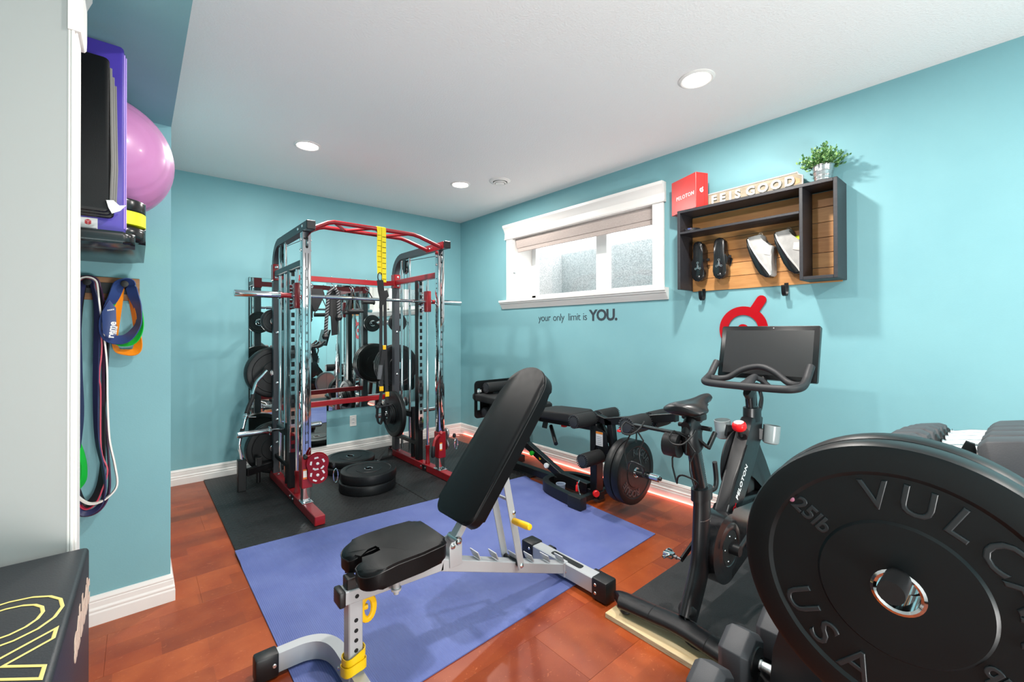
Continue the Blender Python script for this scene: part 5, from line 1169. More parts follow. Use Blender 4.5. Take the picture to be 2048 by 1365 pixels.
# screen
sx, sz = Vector((0.072, 0, 0.286)).normalized(), 0
up_ = sx; lt = Vector((0, -1, 0)); nrm = lt.cross(up_)   # towards +/-x
if nrm.x > 0: nrm = -nrm
c0 = Vector((-0.535, BYC-0.010, 1.190))
def sc(w_, h_, d0, d1, r, name, m, parent, bev=0.0):
    o = c0+nrm*d0
    return G().prism(rrect(-w_/2, w_/2, -h_/2, h_/2, r, 5), o, lt, up_, (d1-d0)*(1 if lt.cross(up_).dot(nrm) > 0 else -1), bev, 2).done(name, m, parent)
scr = sc(0.496, 0.300, -0.030, 0.0, 0.008, 'screen_housing', mat('gloss_black_bezel', '#0B0C0E', 0.28), bk, 0.003)
sc(0.445, 0.250, 0.0, 0.0012, 0.002, 'display', mat('dark_display_glass', '#2C2D2E', 0.30), scr)
g = G(); g.lathe([(0, 0.002), (0.003, 0.002), (0.003, 0)], c0+up_*0.138+lt*0.03, nrm, 10); g.done('camera_dot', M_BOLT, scr)
G().tube([c0-nrm*0.02-up_*0.05, c0-nrm*(-0.0)-up_*0.05+Vector((0.06, 0, -0.05))], 0.03, 16).done('rear_mount', M_PLASTIC, scr)

# ================================================================ dumbbell rack at the right with bumper plates on its end peg
dr = thing('dumbbell_rack', 'black steel dumbbell rack with tiers and an end peg for plates', 'dumbbell rack', (-1.45, -4.48, 0))
RX0, RX1 = -1.785, -0.90
def side(x):
    g = G(); g.prism([(-4.25, 0.0), (-4.20, 0.02), (-4.235, 0.40), (-4.25, 0.46), (-4.30, 0.48), (-4.49, 0.905), (-4.76, 0.905), (-4.80, 0.0)], (x, 0, 0), (0, 1, 0), (0, 0, 1), 0.006, 0.0015, 1); return g.done('end_panel', M_BLACKMETAL, dr)
side(RX0); side(RX1)
G().prism([(-4.655, 0.90), (-4.60, 0.90), (-4.605, 1.02), (-4.615, 1.045), (-4.63, 1.04)], (-1.645, 0, 0), (0, 1, 0), (0, 0, 1), 0.014, 0.004).done('saddle_divider', M_BLACKMETAL, dr)
for (ya, yb, z, nm) in ((-4.78, -4.45, 0.898, 'top_tier'), (-4.62, -4.28, 0.520, 'middle_tier'), (-4.46, -4.10, 0.190, 'bottom_tier')):
    tr_ = G().box(RX0+0.006 if nm != 'bottom_tier' else RX0-0.22, RX1, ya, yb, z, z+0.006).done(nm, M_BLACKMETAL, dr)
    G().box(RX0+0.006 if nm != 'bottom_tier' else RX0-0.22, RX1, yb-0.004, yb, z, z+0.02).done('front_lip', M_BLACKMETAL, tr_)
g = G(); g.box(RX0-0.22, RX0+0.02, -4.14, -4.10, 0, 0.19, 0.003); g.box(RX0-0.22, RX0-0.18, -4.46, -4.14, 0.15, 0.19, 0.003); g.box(RX0-0.22, RX0-0.18, -4.46, -4.42, 0, 0.19, 0.003); g.done('bottom_tier_legs', M_BLACKMETAL, dr)
g = G(); g.cyl((RX0, -4.579, 0.923), (-2.338, -4.578, 0.932), 0.0165, 18); g.done('plate_peg', M_PLASTIC, dr)
g = G(); g.box(RX0-0.03, RX0+0.0, -4.62, -4.54, 0.60, 0.95, 0.004); g.done('peg_mount', M_BLACKMETAL, dr)
# plates on the peg
def vulcan(T, c, ax, h):
    f = Vector(c)+ax*(h+0.0003); ux = Vector((0, -1, 0)); uy = Vector((0, 0, 1)); g = G()
    arc_text(g, 'VULCAN', f, ux, uy, 0.147, 51, 0.064, 20.0, ext=0.0008, bold=-0.0012, bev=0.0022)
    g.done('raised_lettering', M_LETTER, T, smooth=30); g = G()
    arc_text(g, 'USA', f, ux, uy, 0.147, 229, 0.064, 20.5, inward=True, ext=0.0008, bold=-0.0012, bev=0.0022)
    g.done('raised_lettering', M_LETTER, T, smooth=30)
    for dg in (143, -37):
        g = G(); rd = ux*math.cos(math.radians(dg))+uy*math.sin(math.radians(dg)); cw = ux*math.sin(math.radians(dg))-uy*math.cos(math.radians(dg))
        g.text('25lb', frame(f+rd*0.172-cw*0.014, -rd, cw), 0.036, 0.0008, 0.0, bev=0.0014)
        g.done('raised_lettering', M_LETTER, T, smooth=30)
    g = G(); g.lathe([(0, 0.0012), (0.004, 0.0008), (0.005, 0)], f+ux*0.177*math.cos(math.radians(145))+uy*0.177*math.sin(math.radians(145)), ax, 10); g.done('pink_dot', mat('pink_paint', '#C77C97', 0.5), T)
M_RUB3 = mat('smooth_black_rubber', '#0C1113', 0.40, rvar=0.05, nscale=12, hex2='#0E1416', spec=0.3)
plate('weight_plate', 'big lettered black bumper plate in the right foreground, nearest on the rack peg', 0.225, 0.060, (-2.250, -4.578, 0.9095), (-1, 0, 0), 'bumper plates on the dumbbell rack peg', lettering=vulcan, hub=0.034, rub=M_RUB3, n=96)
plate('weight_plate', 'black bumper plate behind the big lettered one on the rack peg', 0.2265, 0.055, (-2.191, -4.575, 0.9095), (-1, 0, 0), 'bumper plates on the dumbbell rack peg', rub=M_RUB3, hub=0.034, n=96)
# dumbbells
M_HEX = mat('grey_black_hex_rubber', '#35363A', 0.55, hex2='#3D3E42', nscale=8, bump=0.08, bscale=300)
def dumbbell(label, c, r, hl, gl_, turn=0.0, group=None):
    """hex heads r (apothem), head length hl, grip length gl_, axis along y"""
    c = Vector(c); T = thing('dumbbell', label, 'dumbbell', c, group); R_ = r/math.cos(PI/6)
    for s_ in (1, -1):
        pol = [(R_*math.cos(a+turn), R_*math.sin(a+turn)) for a in [i*PI/3 for i in range(6)]]
        y0 = c.y+s_*gl_/2
        g = G(); n6 = 6; rings = []
        for (k, yy) in ((0.80, 0.0), (1.0, hl*0.20), (1.0, hl*0.80), (0.80, hl)): rings.append([g.bm.verts.new((c.x+a*k, y0+s_*yy, c.z+b*k)) for a, b in pol])
        for A_, B_ in zip(rings[:-1], rings[1:]):
            for k in range(6): g.bm.faces.new((A_[k], A_[(k+1) % 6], B_[(k+1) % 6], B_[k]))
        g.bm.faces.new(rings[0]); g.bm.faces.new(rings[-1])
        bmesh.ops.bevel(g.bm, geom=list(g.bm.edges), offset=0.003, segments=2, profile=0.5, affect='EDGES')
        hd = g.done('hex_head', M_HEX, T, smooth=30)
        G().lathe([(r*0.62, 0.0), (r*0.60, -0.004), (r*0.3, -0.010), (0.02, -0.012)], (c.x, y0, c.z), (0, s_, 0), 24).done('inner_collar', M_PLASTIC, hd)
    g = G(); h2 = gl_/2
    g.lathe([(0.013, -h2-0.005), (0.016, -h2+0.004), (0.016, -h2+0.014), (0.0135, -h2+0.018), (0.0165, 0), (0.0135, h2-0.018), (0.016, h2-0.014), (0.016, h2-0.004), (0.013, h2+0.005)], c, (0, 1, 0), 20)
    g.done('knurled_handle', mat('knurled_chrome', '#E2E3E4', 0.25, 1.0, bump=0.3, bscale=900) if not bpy.data.materials.get('knurled_chrome') else bpy.data.materials['knurled_chrome'], T)
    return T
tops = [(-1.690, 0.066), (-1.552, 0.062), (-1.424, 0.058), (-1.304, 0.054), (-1.194, 0.049), (-1.096, 0.044), (-1.008, 0.039)]
ords = ['largest grey hex dumbbell on the top tier, closest to the big plates', 'second hex dumbbell from the big plates on the top tier', 'third hex dumbbell from the big plates on the top tier', 'fourth hex dumbbell from the big plates on the top tier', 'fifth hex dumbbell from the big plates on the top tier', 'sixth hex dumbbell from the big plates on the top tier', 'smallest hex dumbbell on the top tier, at the far wall end']
for (x, r), l_ in zip(tops, ords):
    dumbbell(l_, (x, -4.592, 0.918+r), r, 0.088+0.25*(r-0.04), 0.112, 0.0, 'dumbbells on the top tier').rotation_euler = (-0.20, 0, 0)
dumbbell('grey hex dumbbell on the low tier, standing out between the bike and big plate', (-1.702, -4.225, 0.276), 0.075, 0.092, 0.13, PI/6, 'dumbbells on the bottom tier')
dumbbell('grey hex dumbbell at the bottom edge, front one on the low tier', (-1.905, -4.220, 0.268), 0.068, 0.092, 0.13, PI/6, 'dumbbells on the bottom tier')
dumbbell('grey hex dumbbell half hidden behind the others on the low tier', (-1.520, -4.275, 0.281), 0.080, 0.095, 0.13, PI/6, 'dumbbells on the bottom tier')
t = thing('yoga_block', 'blue foam block standing in the shadow under the big bumper plate', 'yoga block', (-1.98, -4.44, 0.20))
G().box(-2.00, -1.93, -4.46, -4.40, 0.197, 0.38, 0.006, 2).done('foam_block', mat('blue_foam', '#2F4FA8', 0.6), t)
# ================================================================ wall shelf with shoes
M_DARKWOOD = mat('dark_stained_wood', '#232327', 0.45, hex2='#2B2B30', nscale=12, stretch=(8, 1, 8), bump=0.1, bscale=60)
M_OAK = [mat('oak_plank', a, 0.5, hex2=b_, nscale=5, stretch=(1, 1.2, 9), detail=9) for a, b_ in (('#C08A52', '#B27A44'), ('#C6925A', '#B5804A'), ('#BA844C', '#AC7440'))]
sh = thing('wall_shelf', 'dark framed wall shelf with oak plank back above the exercise bike', 'shelf', (-0.1, -3.56, 1.61))
SY0, SY1, SD = -3.085, -4.040, -0.200
DV = -3.862
G().box(SD, 0, SY0-0.020, SY0, 1.607, 2.175, 0.002).done('side_panel', M_DARKWOOD, sh)
G().box(SD, 0, SY1, SY1+0.020, 1.607, 2.175, 0.002).done('side_panel', M_DARKWOOD, sh)
G().box(SD, 0, SY1+0.020, SY0-0.020, 2.155, 2.175, 0.002).done('top_board', M_DARKWOOD, sh)
G().box(SD, -0.012, DV-0.009, DV+0.009, 1.607, 2.155, 0.002).done('divider', M_DARKWOOD, sh)
G().box(SD, -0.012, SY1+0.020, DV-0.009, 1.607, 1.627, 0.002).done('bottom_board', M_DARKWOOD, sh)
G().box(SD, -0.012, DV+0.009, SY0-0.020, 2.003, 2.019, 0.002).done('inner_shelf', M_DARKWOOD, sh)
k = 0; z = 1.600
while z < 2.15:
    h_ = min(0.092, 2.153-z)
    G().box(-0.012, -0.001, SY1+0.02, SY0-0.02, z, z+h_-0.003, 0.001).done('oak_plank', M_OAK[k % 3], sh); z += h_; k += 1
for yy in (-3.190, -3.727):
    pts = smoothpath([(-0.012, yy, 1.615), (-0.014, yy, 1.56), (-0.035, yy, 1.532), (-0.062, yy, 1.545), (-0.070, yy, 1.585), (-0.070, yy, 1.598)], 4)
    G().tube(pts, [(0.004, 0.024)]*len(pts), flat='rect', up=(1, 0, 0)).done('bottom_hook', M_BLACKMETAL, sh)
# shoes: a lofted upper on a shaped sole, hung on the planks
M_BLKSHOE = mat('glossy_black_shoe', '#141517', 0.22, coat=0.3)
def outline(k):   # foot outline, u across (-1..1), v along 0 (heel) .. 1 (toe)
    L = [(0.0, 0.0), (0.02, 0.45), (0.08, 0.72), (0.2, 0.80), (0.38, 0.70), (0.52, 0.70), (0.68, 0.92), (0.80, 1.0), (0.90, 0.86), (0.97, 0.5), (1.0, 0.0)]
    return L
def black_shoe(label, yc, zt, zb, flip):
    T = thing('cycling_shoe', label, 'shoe', (-0.06, yc, zb), 'black cycling shoes')
    H_ = zt-zb; W_ = 0.050
    right = [(v, w) for v, w in outline(0)]
    left = [(v, w*0.92+ (0.08 if 0.3 < v < 0.6 else 0)) for v, w in outline(0)][::-1]
    P = [(yc+flip*W_*w, zt-H_*v) for v, w in right]+[(yc-flip*W_*w, zt-H_*v) for v, w in left[1:-1]]
    # sole faces the room
    g = G(); g.prism(P, (-0.098, 0, 0), (0, 1, 0), (0, 0, 1), 0.016, 0.006, 2); sole = g.done('sole', M_BLKSHOE, T, smooth=50)
    g = G(); g.prism([(yc+(y-yc)*0.94, zb+H_/2+(z-zb-H_/2)*0.965) for y, z in P], (-0.083, 0, 0), (0, 1, 0), (0, 0, 1), 0.068, 0.026, 4); g.done('upper', M_BLKSHOE, T, smooth=60)
    g = G()
    g.prism([(yc+0.012*math.sin(a), zb+H_*0.36+0.028*math.cos(a)) for a in [i*2*PI/3 for i in range(3)]], (-0.0985, 0, 0), (0, 1, 0), (0, 0, 1), -0.004, 0.001)
    for dy, dz in ((0, 0.03), (0.016, -0.012), (-0.016, -0.012)): g.lathe([(0.004, 0), (0.008, 0), (0.008, 0.003), (0.004, 0.003)], (-0.0985, yc+dy, zb+H_*0.36+dz), (-1, 0, 0), 12, closed=True)
    g.done('cleat', M_STEEL, sole)
    g = G()
    for q in (-0.3, 0.0, 0.3): g.tube([(-0.0985, yc+W_*q*0.9, zt-H_*0.12), (-0.0995, yc+W_*q*0.5, zt-H_*0.42), (-0.0985, yc+W_*q*0.9, zt-H_*0.60)], 0.0022, 6)
    g.lathe([(0, 0.004), (0.012, 0.003), (0.016, 0)], (-0.098, yc, zb+0.028), (-1, 0, 0), 16)
    g.done('tread_ridge', M_BLKSHOE, sole)
    g = G(); g.box(-0.06, -0.045, yc-W_-0.014, yc-W_+0.006, zb+H_*0.50, zb+H_*0.57, 0.003); g.done('buckle', M_PLASTIC, T)
black_shoe('left one of two black cycling shoes hung sole outwards on the planks', -3.187, 1.955, 1.664, 1)
black_shoe('right one of two black cycling shoes hung sole outwards on the planks', -3.338, 1.958, 1.668, -1)
M_WSHOE = mat('white_mesh_sneaker', '#B2B1AE', 0.7, bump=0.3, bscale=260, hex2='#A3A2A0', nscale=20)
M_WTRIM = mat('pale_grey_trim', '#CFCCC6', 0.5)
def white_shoe(label, y0, z0, group):
    """side view profile hung toe down; y0,z0 = heel top left corner"""
    T = thing('sneaker', label, 'shoe', (-0.06, y0-0.08, z0-0.28), group)
    sole = [(0.000, 0.000), (0.010, 0.010), (0.022, 0.000), (0.030, -0.040), (0.050, -0.090), (0.078, -0.145), (0.105, -0.185), (0.140, -0.232), (0.148, -0.252), (0.138, -0.262), (0.118, -0.262), (0.085, -0.240), (0.055, -0.190), (0.030, -0.120), (0.008, -0.050)]
    up = [(0.012, 0.012), (0.060, 0.016), (0.090, 0.022), (0.100, 0.010), (0.100, -0.028), (0.120, -0.045), (0.158, -0.062), (0.162, -0.078), (0.148, -0.120), (0.146, -0.165), (0.158, -0.215), (0.160, -0.245), (0.148, -0.256), (0.120, -0.212), (0.085, -0.160), (0.055, -0.105), (0.030, -0.050)]
    cv = lambda L: [(y0-a, z0+b_) for a, b_ in L]
    s1 = G().prism(cv(sole)[::-1], (-0.100, 0, 0), (0, 1, 0), (0, 0, 1), 0.088, 0.008, 2).done('outsole', M_BLKSHOE, T, smooth=50)
    u1 = G().prism(cv(up)[::-1], (-0.105, 0, 0), (0, 1, 0), (0, 0, 1), 0.092, 0.022, 4).done('upper', M_WSHOE, T, smooth=60)
    G().tube([Vector((-0.105, y0-a, z0+b_)) for a, b_ in ((0.016, 0.0), (0.030, -0.045), (0.058, -0.10), (0.090, -0.155), (0.126, -0.21), (0.150, -0.25))], 0.005, 8).done('midsole_line', M_WTRIM, s1)
    G().prism(cv([(0.118, -0.070), (0.160, -0.075), (0.150, -0.125), (0.112, -0.112)])[::-1], (-0.109, 0, 0), (0, 1, 0), (0, 0, 1), 0.006, 0.002).done('strap', M_WTRIM, u1)
    G().tube([(-0.06, y0-0.078+0.012*math.cos(a), z0+0.022+0.014*math.sin(a)) for a in [i*PI/8 for i in range(16)]], [(0.008, 0.002)]*16, 6, closed=True, up=(1, 0, 0)).done('pull_tab', mat('pull_tab_webbing', '#C9BBA5', 0.7) if not bpy.data.materials.get('pull_tab_webbing') else bpy.data.materials['pull_tab_webbing'], T)
    return T
white_shoe('left white sneaker hung toe down on the planks', -3.515, 1.915, 'white sneakers')
w2 = white_shoe('right white sneaker hung toe down with a neon yellow patch', -3.680, 1.922, 'white sneakers')
G().lathe([(0, 0.006), (0.030, 0.005), (0.036, 0.0), (0, -0.004)], (-0.085, -3.812, 1.862), (-1, 0.2, 0.2), 16).done('neon_lining', mat('neon_yellow_fabric', '#D6F01E', 0.6), w2)
t = thing('metal_tray', 'small shiny metal tray on the inner ledge of the wall shelf', 'tray', (-0.15, -3.17, 2.019))
G().lathe([(0, 0.002), (0.040, 0.002), (0.055, 0.018), (0.058, 0.018), (0.043, 0.0), (0, 0)], (-0.145, -3.168, 2.0195), (0, 0, 1), 30).done('bowl', M_CHROME, t)
# red box on top
rb = thing('gift_box', 'red cardboard box standing on the left end of the wall shelf', 'box', (-0.11, -3.17, 2.175))
M_REDBOX = mat('glossy_red_card', '#C8302D', 0.32)
fe_ = Vector((0.394, 0.919, 0)).normalized(); se_ = Vector((0.919, -0.394, 0)).normalized(); cb_ = Vector((-0.200, -3.226, 2.1755)); BW, BD, BH = 0.262, 0.105, 0.250
Mb = Matrix((fe_, -se_, Vector((0, 0, 1)))).transposed().to_4x4(); Mb.translation = cb_+fe_*BW/2+se_*BD/2+Vector((0, 0, BH/2))
g = G(); g.obox(Mb, BW, BD, BH, 0.002); bx_ = g.done('box_body', M_REDBOX, rb)
G().text('PELOTON', frame(cb_+fe_*(BW-0.055)-se_*0.0008+Vector((0, 0, 0.098)), -fe_, (0, 0, 1)), 0.038, 0.0004, 0.0002, 1.15).done('white_lettering', M_WHITE, bx_, smooth=0)
sc_ = cb_+se_*(BD*0.45)-fe_*0.0006+Vector((0, 0, 0.125)); g = G()
g.lathe([(0.009, 0), (0.015, 0), (0.015, 0.0006), (0.009, 0.0006)], sc_, -fe_, 24, closed=True); g.lathe([(0, 0.0006), (0.0035, 0.0006), (0.0035, 0)], sc_, -fe_, 12); g.bar(sc_+se_*0.007+Vector((0, 0, 0.013)), sc_+se_*0.013+Vector((0, 0, 0.024)), 0.006, 0.0008, up=tuple(-fe_), bev=0)
g.done('white_symbol', M_WHITE, bx_, smooth=0)
G().obox(Mb @ Matrix.Translation((BW/2*-1-0.0002, -BD*0.18+0.0, 0)), 0.001, 0.0015, BH*0.98).done('lid_seam', mat('dark_red_seam', '#A8211F', 0.5), bx_)
# wooden sign with raised white letters
M_SLET = mat('worn_white_letter_paint', '#C9C5BD', 0.6)
sg = thing('wooden_sign', 'weathered white wooden sign reading LIFE IS GOOD on top of the shelf', 'sign', (-0.07, -3.45, 2.175))
M_SIGN = mat('weathered_white_wood', '#A59A88', 0.75, hex2='#938773', nscale=14, stretch=(1, 1, 4))
pl = [(-3.075, 2.1755), (-3.055, 2.19), (-3.055, 2.262), (-3.075, 2.278), (-3.810, 2.290), (-3.815, 2.276), (-3.838, 2.262), (-3.838, 2.212), (-3.815, 2.198), (-3.812, 2.1765)]
g = G(); g.prism(pl, (-0.072, 0, 0), (0, 1, 0), (0, 0, 1), 0.018, 0.002, 1); sb_ = g.done('board', M_SIGN, sg, smooth=0)
inn = [(-3.085, 2.192), (-3.085, 2.262), (-3.800, 2.274), (-3.802, 2.264), (-3.826, 2.250), (-3.826, 2.222), (-3.802, 2.208), (-3.800, 2.192)]
ring = [Vector((-0.0735, a, b_)) for a, b_ in pl]; 
G().tube([p for p in ring], 0.0045, 6, closed=True).done('raised_border', M_WTRIM, sb_)
for ch, y_ in (('L', -3.185), ('I', -3.238), ('F', -3.297), ('E', -3.357), ('I', -3.410), ('S', -3.458), ('G', -3.540), ('O', -3.615), ('O', -3.692), ('D', -3.769)):
    G().text(ch, frame((-0.0765, y_, 2.207+0.016*(-3.185-y_)), (0, -1, 0), (0, 0, 1)), 0.078, 0.0055, 0.0030, align='CENTER').done('raised_letter', M_SLET, sb_, smooth=0)
G().prism([(-3.795, 2.215), (-3.795, 2.262), (-3.823, 2.245), (-3.823, 2.222)], (-0.0728, 0, 0), (0, 1, 0), (0, 0, 1), -0.0008).done('bare_wood_patch', M_OAK[1], sb_)
# potted plant
pt = thing('potted_plant', 'small bushy green plant in a ribbed metal pot on the shelf', 'plant', (-0.10, -3.950, 2.175))
pc_ = Vector((-0.10, -3.950, 2.1755))
G().lathe([(0, 0), (0.040, 0), (0.042, 0.004), (0.046, 0.040), (0.0475, 0.042), (0.0475, 0.046), (0.0465, 0.048), (0.050, 0.068), (0.0515, 0.070), (0.0515, 0.074), (0.0505, 0.076), (0.053, 0.100), (0.056, 0.102), (0.056, 0.106), (0.050, 0.106), (0.044, 0.02), (0, 0.018)], pc_, (0, 0, 1), 40).done('metal_pot', M_STEEL, pt, smooth=25)
G().lathe([(0, 0.094), (0.050, 0.094), (0.050, 0.088)], pc_, (0, 0, 1), 24).done('soil', mat('potting_soil', '#2B2019', 0.95, bump=0.6, bscale=120), pt)
rnd = random.Random(11); gs_ = G(); gl_ = [G(), G()]
def leaf(g, p, d, sz):
    d = d.normalized(); sd = d.orthogonal().normalized(); sd = (Matrix.Rotation(rnd.uniform(0, 2*PI), 3, d) @ sd); up2 = d.cross(sd)
    a = [p, p+d*sz*0.35+sd*sz*0.30+up2*sz*0.06, p+d*sz*0.75+sd*sz*0.26+up2*sz*0.04, p+d*sz, p+d*sz*0.75-sd*sz*0.26+up2*sz*0.04, p+d*sz*0.35-sd*sz*0.30+up2*sz*0.06]; m1 = p+d*sz*0.35-up2*sz*0.03; m2 = p+d*sz*0.75-up2*sz*0.03
    V = [g.bm.verts.new(q) for q in a]; m1, m2 = g.bm.verts.new(m1), g.bm.verts.new(m2)
    for f in ((V[0], V[1], m1), (V[1], V[2], m2, m1), (V[2], V[3], m2), (V[3], V[4], m2), (V[4], V[5], m1, m2), (V[5], V[0], m1)): g.bm.faces.new(f)
for s_ in range(105):
    a = rnd.uniform(0, 2*PI); tl = rnd.uniform(0.0, 0.92)**0.8; L_ = rnd.uniform(0.075, 0.150)*(1-0.22*tl)
    b0 = pc_+Vector((0.03*math.cos(a)*tl, 0.03*math.sin(a)*tl, 0.092)); d = Vector((math.cos(a)*tl*1.15, math.sin(a)*tl*1.15, 1.15-0.75*tl)).normalized()
    p1 = b0+d*L_*0.5; p2 = b0+d*L_+Vector((0, 0, -0.018*tl)); p2.x = min(p2.x, -0.008)
    gs_.tube([b0, p1, p2], [0.0012, 0.001, 0.0006], 5)
    for j in range(14):
        u_ = 0.2+0.8*j/13; q = b0.lerp(p1, u_*2) if u_ < 0.5 else p1.lerp(p2, u_*2-1)
        dv = Vector((rnd.uniform(-1, 1), rnd.uniform(-1, 1), rnd.uniform(-0.1, 1.0)))+d*0.7; q2 = Vector((min(q.x, -0.012), q.y, q.z))
        leaf(gl_[rnd.random() < 0.35], q2, dv, rnd.uniform(0.013, 0.021))
gs_.done('stems', mat('green_stem', '#4C6B34', 0.6), pt)['kind'] = 'stuff'
f1 = gl_[0].done('foliage', mat('dark_green_leaf', '#3C6B37', 0.45, hex2='#4A7C40', nscale=40), pt, smooth=0); f1['kind'] = 'stuff'
f2 = gl_[1].done('young_foliage', mat('light_green_leaf', '#7FA863', 0.45, hex2='#93B873', nscale=40), pt, smooth=0); f2['kind'] = 'stuff'

# ================================================================ niche on the left
st_ = thing('wall_rack_tray', 'black moulded tray with neon yellow band mounted on the pier wall', 'wall shelf', (-3.45, -2.35, 1.62))
M_TRAY = mat('glossy_black_moulding', '#141517', 0.22)
def tray(z0, z1, ex, name, m, parent, bev=0.0):
    g = G(); g.prism(rrect(-3.78, -3.146+ex, -2.70-ex, -1.988, 0.085, 8), (0, 0, z0), (1, 0, 0), (0, 1, 0), z1-z0, bev, 3); return g.done(name, m, parent, smooth=40)
tray(1.630, 1.690, 0.0, 'lower_shell', M_TRAY, st_, 0.022); tray(1.690, 1.735, 0.0005, 'neon_band', mat('neon_yellow_band', '#E4F215', 0.45), st_); tray(1.735, 1.780, 0.0, 'upper_shell', M_TRAY, st_, 0.008)
g = G(); g.prism(rrect(-3.70, -3.175, -2.822, -2.68, 0.03, 5), (0, 0, 1.597), (1, 0, 0), (0, 1, 0), 0.040, 0.012, 3); g.done('front_ledge', M_TRAY, st_)
bl_ = thing('exercise_ball', 'pink ribbed exercise ball resting behind the folded mats', 'exercise ball', (-3.295, -2.245, 1.7815))
Rb = 0.252; prof = []
for i in range(61):
    a = -PI/2+PI*i/60; rr2 = Rb*(1-0.010*(1 if (i % 7 == 3 and 3 < i < 57) else 0)); prof.append((max(0, rr2*math.cos(a)), rr2*math.sin(a)))
G().lathe(prof, (-3.295, -2.245, 1.782+Rb), (0.32, -1, 0.02), 56).done('ribbed_ball', mat('pink_ball_vinyl', '#BD7DAF', 0.34, coat=0.2), bl_, smooth=40)
# folded mats
M_PURP = mat('purple_mat_vinyl', '#3C2C8C', 0.32, hex2='#443499', nscale=6); M_PURE = mat('lilac_mat_edge', '#A68BD8', 0.4, bump=0.2, bscale=40)
pm = thing('folding_mat', 'folded purple gym mat with pale edge standing behind the black one', 'folded mat', (-3.45, -2.68, 1.638))
for i, (ya, yb) in enumerate(((-2.742, -2.724), (-2.722, -2.705), (-2.703, -2.688))):
    g = G(); g.prism(rrect(-3.72, -3.204+0.004*(i % 2), 1.640, 2.272-0.006*i, 0.012, 3), (0, yb, 0), (1, 0, 0), (0, 0, 1), yb-ya, 0.005, 2); p_ = g.done('mat_panel', M_PURP, pm, smooth=40)
    g = G(); g.box(-3.206+0.004*(i % 2), -3.2015+0.004*(i % 2), ya+0.003, yb-0.003, 1.66, 2.25, 0.002); g.done('pale_edge', M_PURE, p_)
g = G(); g.box(-3.312, -3.268, -2.7448, -2.7432, 1.625, 1.684); q = g.done('paper_label', mat('white_paper_label', '#E9E7E6', 0.6), pm)
g = G()
g.prism([(-3.298, 1.664), (-3.291, 1.661), (-3.291, 1.672), (-3.298, 1.675)], (0, -2.7449, 0), (1, 0, 0), (0, 0, 1), 0.0006); g.prism([(-3.290, 1.661), (-3.283, 1.664), (-3.283, 1.675), (-3.290, 1.672)], (0, -2.7449, 0), (1, 0, 0), (0, 0, 1), 0.0006); g.prism([(-3.298, 1.676), (-3.2905, 1.673), (-3.283, 1.676), (-3.2905, 1.679)], (0, -2.7449, 0), (1, 0, 0), (0, 0, 1), 0.0006)
g.done('red_cube_mark', mat('red_label_print', '#C43A40', 0.6), q, smooth=0)
g = G()
for k in range(4): g.box(-3.307, -3.274+0.004*(k % 2), -2.7456, -2.7449, 1.633+k*0.006, 1.6345+k*0.006)
g.done('print_lines', mat('label_grey_print', '#9C9AA2', 0.6), q)
km = thing('folding_mat', 'folded black vinyl gym mat in front of the purple one', 'folded mat', (-3.45, -2.77, 1.638))
for i, (ya, yb) in enumerate(((-2.800, -2.784), (-2.782, -2.768), (-2.766, -2.750))):
    zt = 2.196-0.02*i; 
    g = G(); g.prism(rrect(-3.72, -3.238+0.005*i, 1.698-0.006*i, zt, 0.014, 3), (0, yb, 0), (1, 0, 0), (0, 0, 1), yb-ya, 0.006, 2); p_ = g.done('mat_panel', M_VINYL, km, smooth=40)
    g = G(); g.tube([(-3.236+0.005*i, (ya+yb)/2, 1.71), (-3.232+0.005*i, (ya+yb)/2, 1.85), (-3.236+0.005*i, (ya+yb)/2, zt-0.03)], 0.004, 6); g.done('edge_zip', mat('grey_zip', '#6D6B68', 0.5) if not bpy.data.materials.get('grey_zip') else bpy.data.materials['grey_zip'], p_)
g = G(); P3 = [(-3.246, -2.802, 1.735), (-3.228, -2.806, 1.738), (-3.214, -2.804, 1.722), (-3.196, -2.806, 1.728), (-3.212, -2.806, 1.706), (-3.232, -2.808, 1.694), (-3.240, -2.806, 1.712)]
g.prism([(a, c) for a, b_, c in P3][::-1], (0, -2.803, 0), (1, 0, 0), (0, 0, 1), 0.004, 0.001); g.done('torn_wrapper', mat('crumpled_white_plastic', '#DADCDD', 0.35), km)
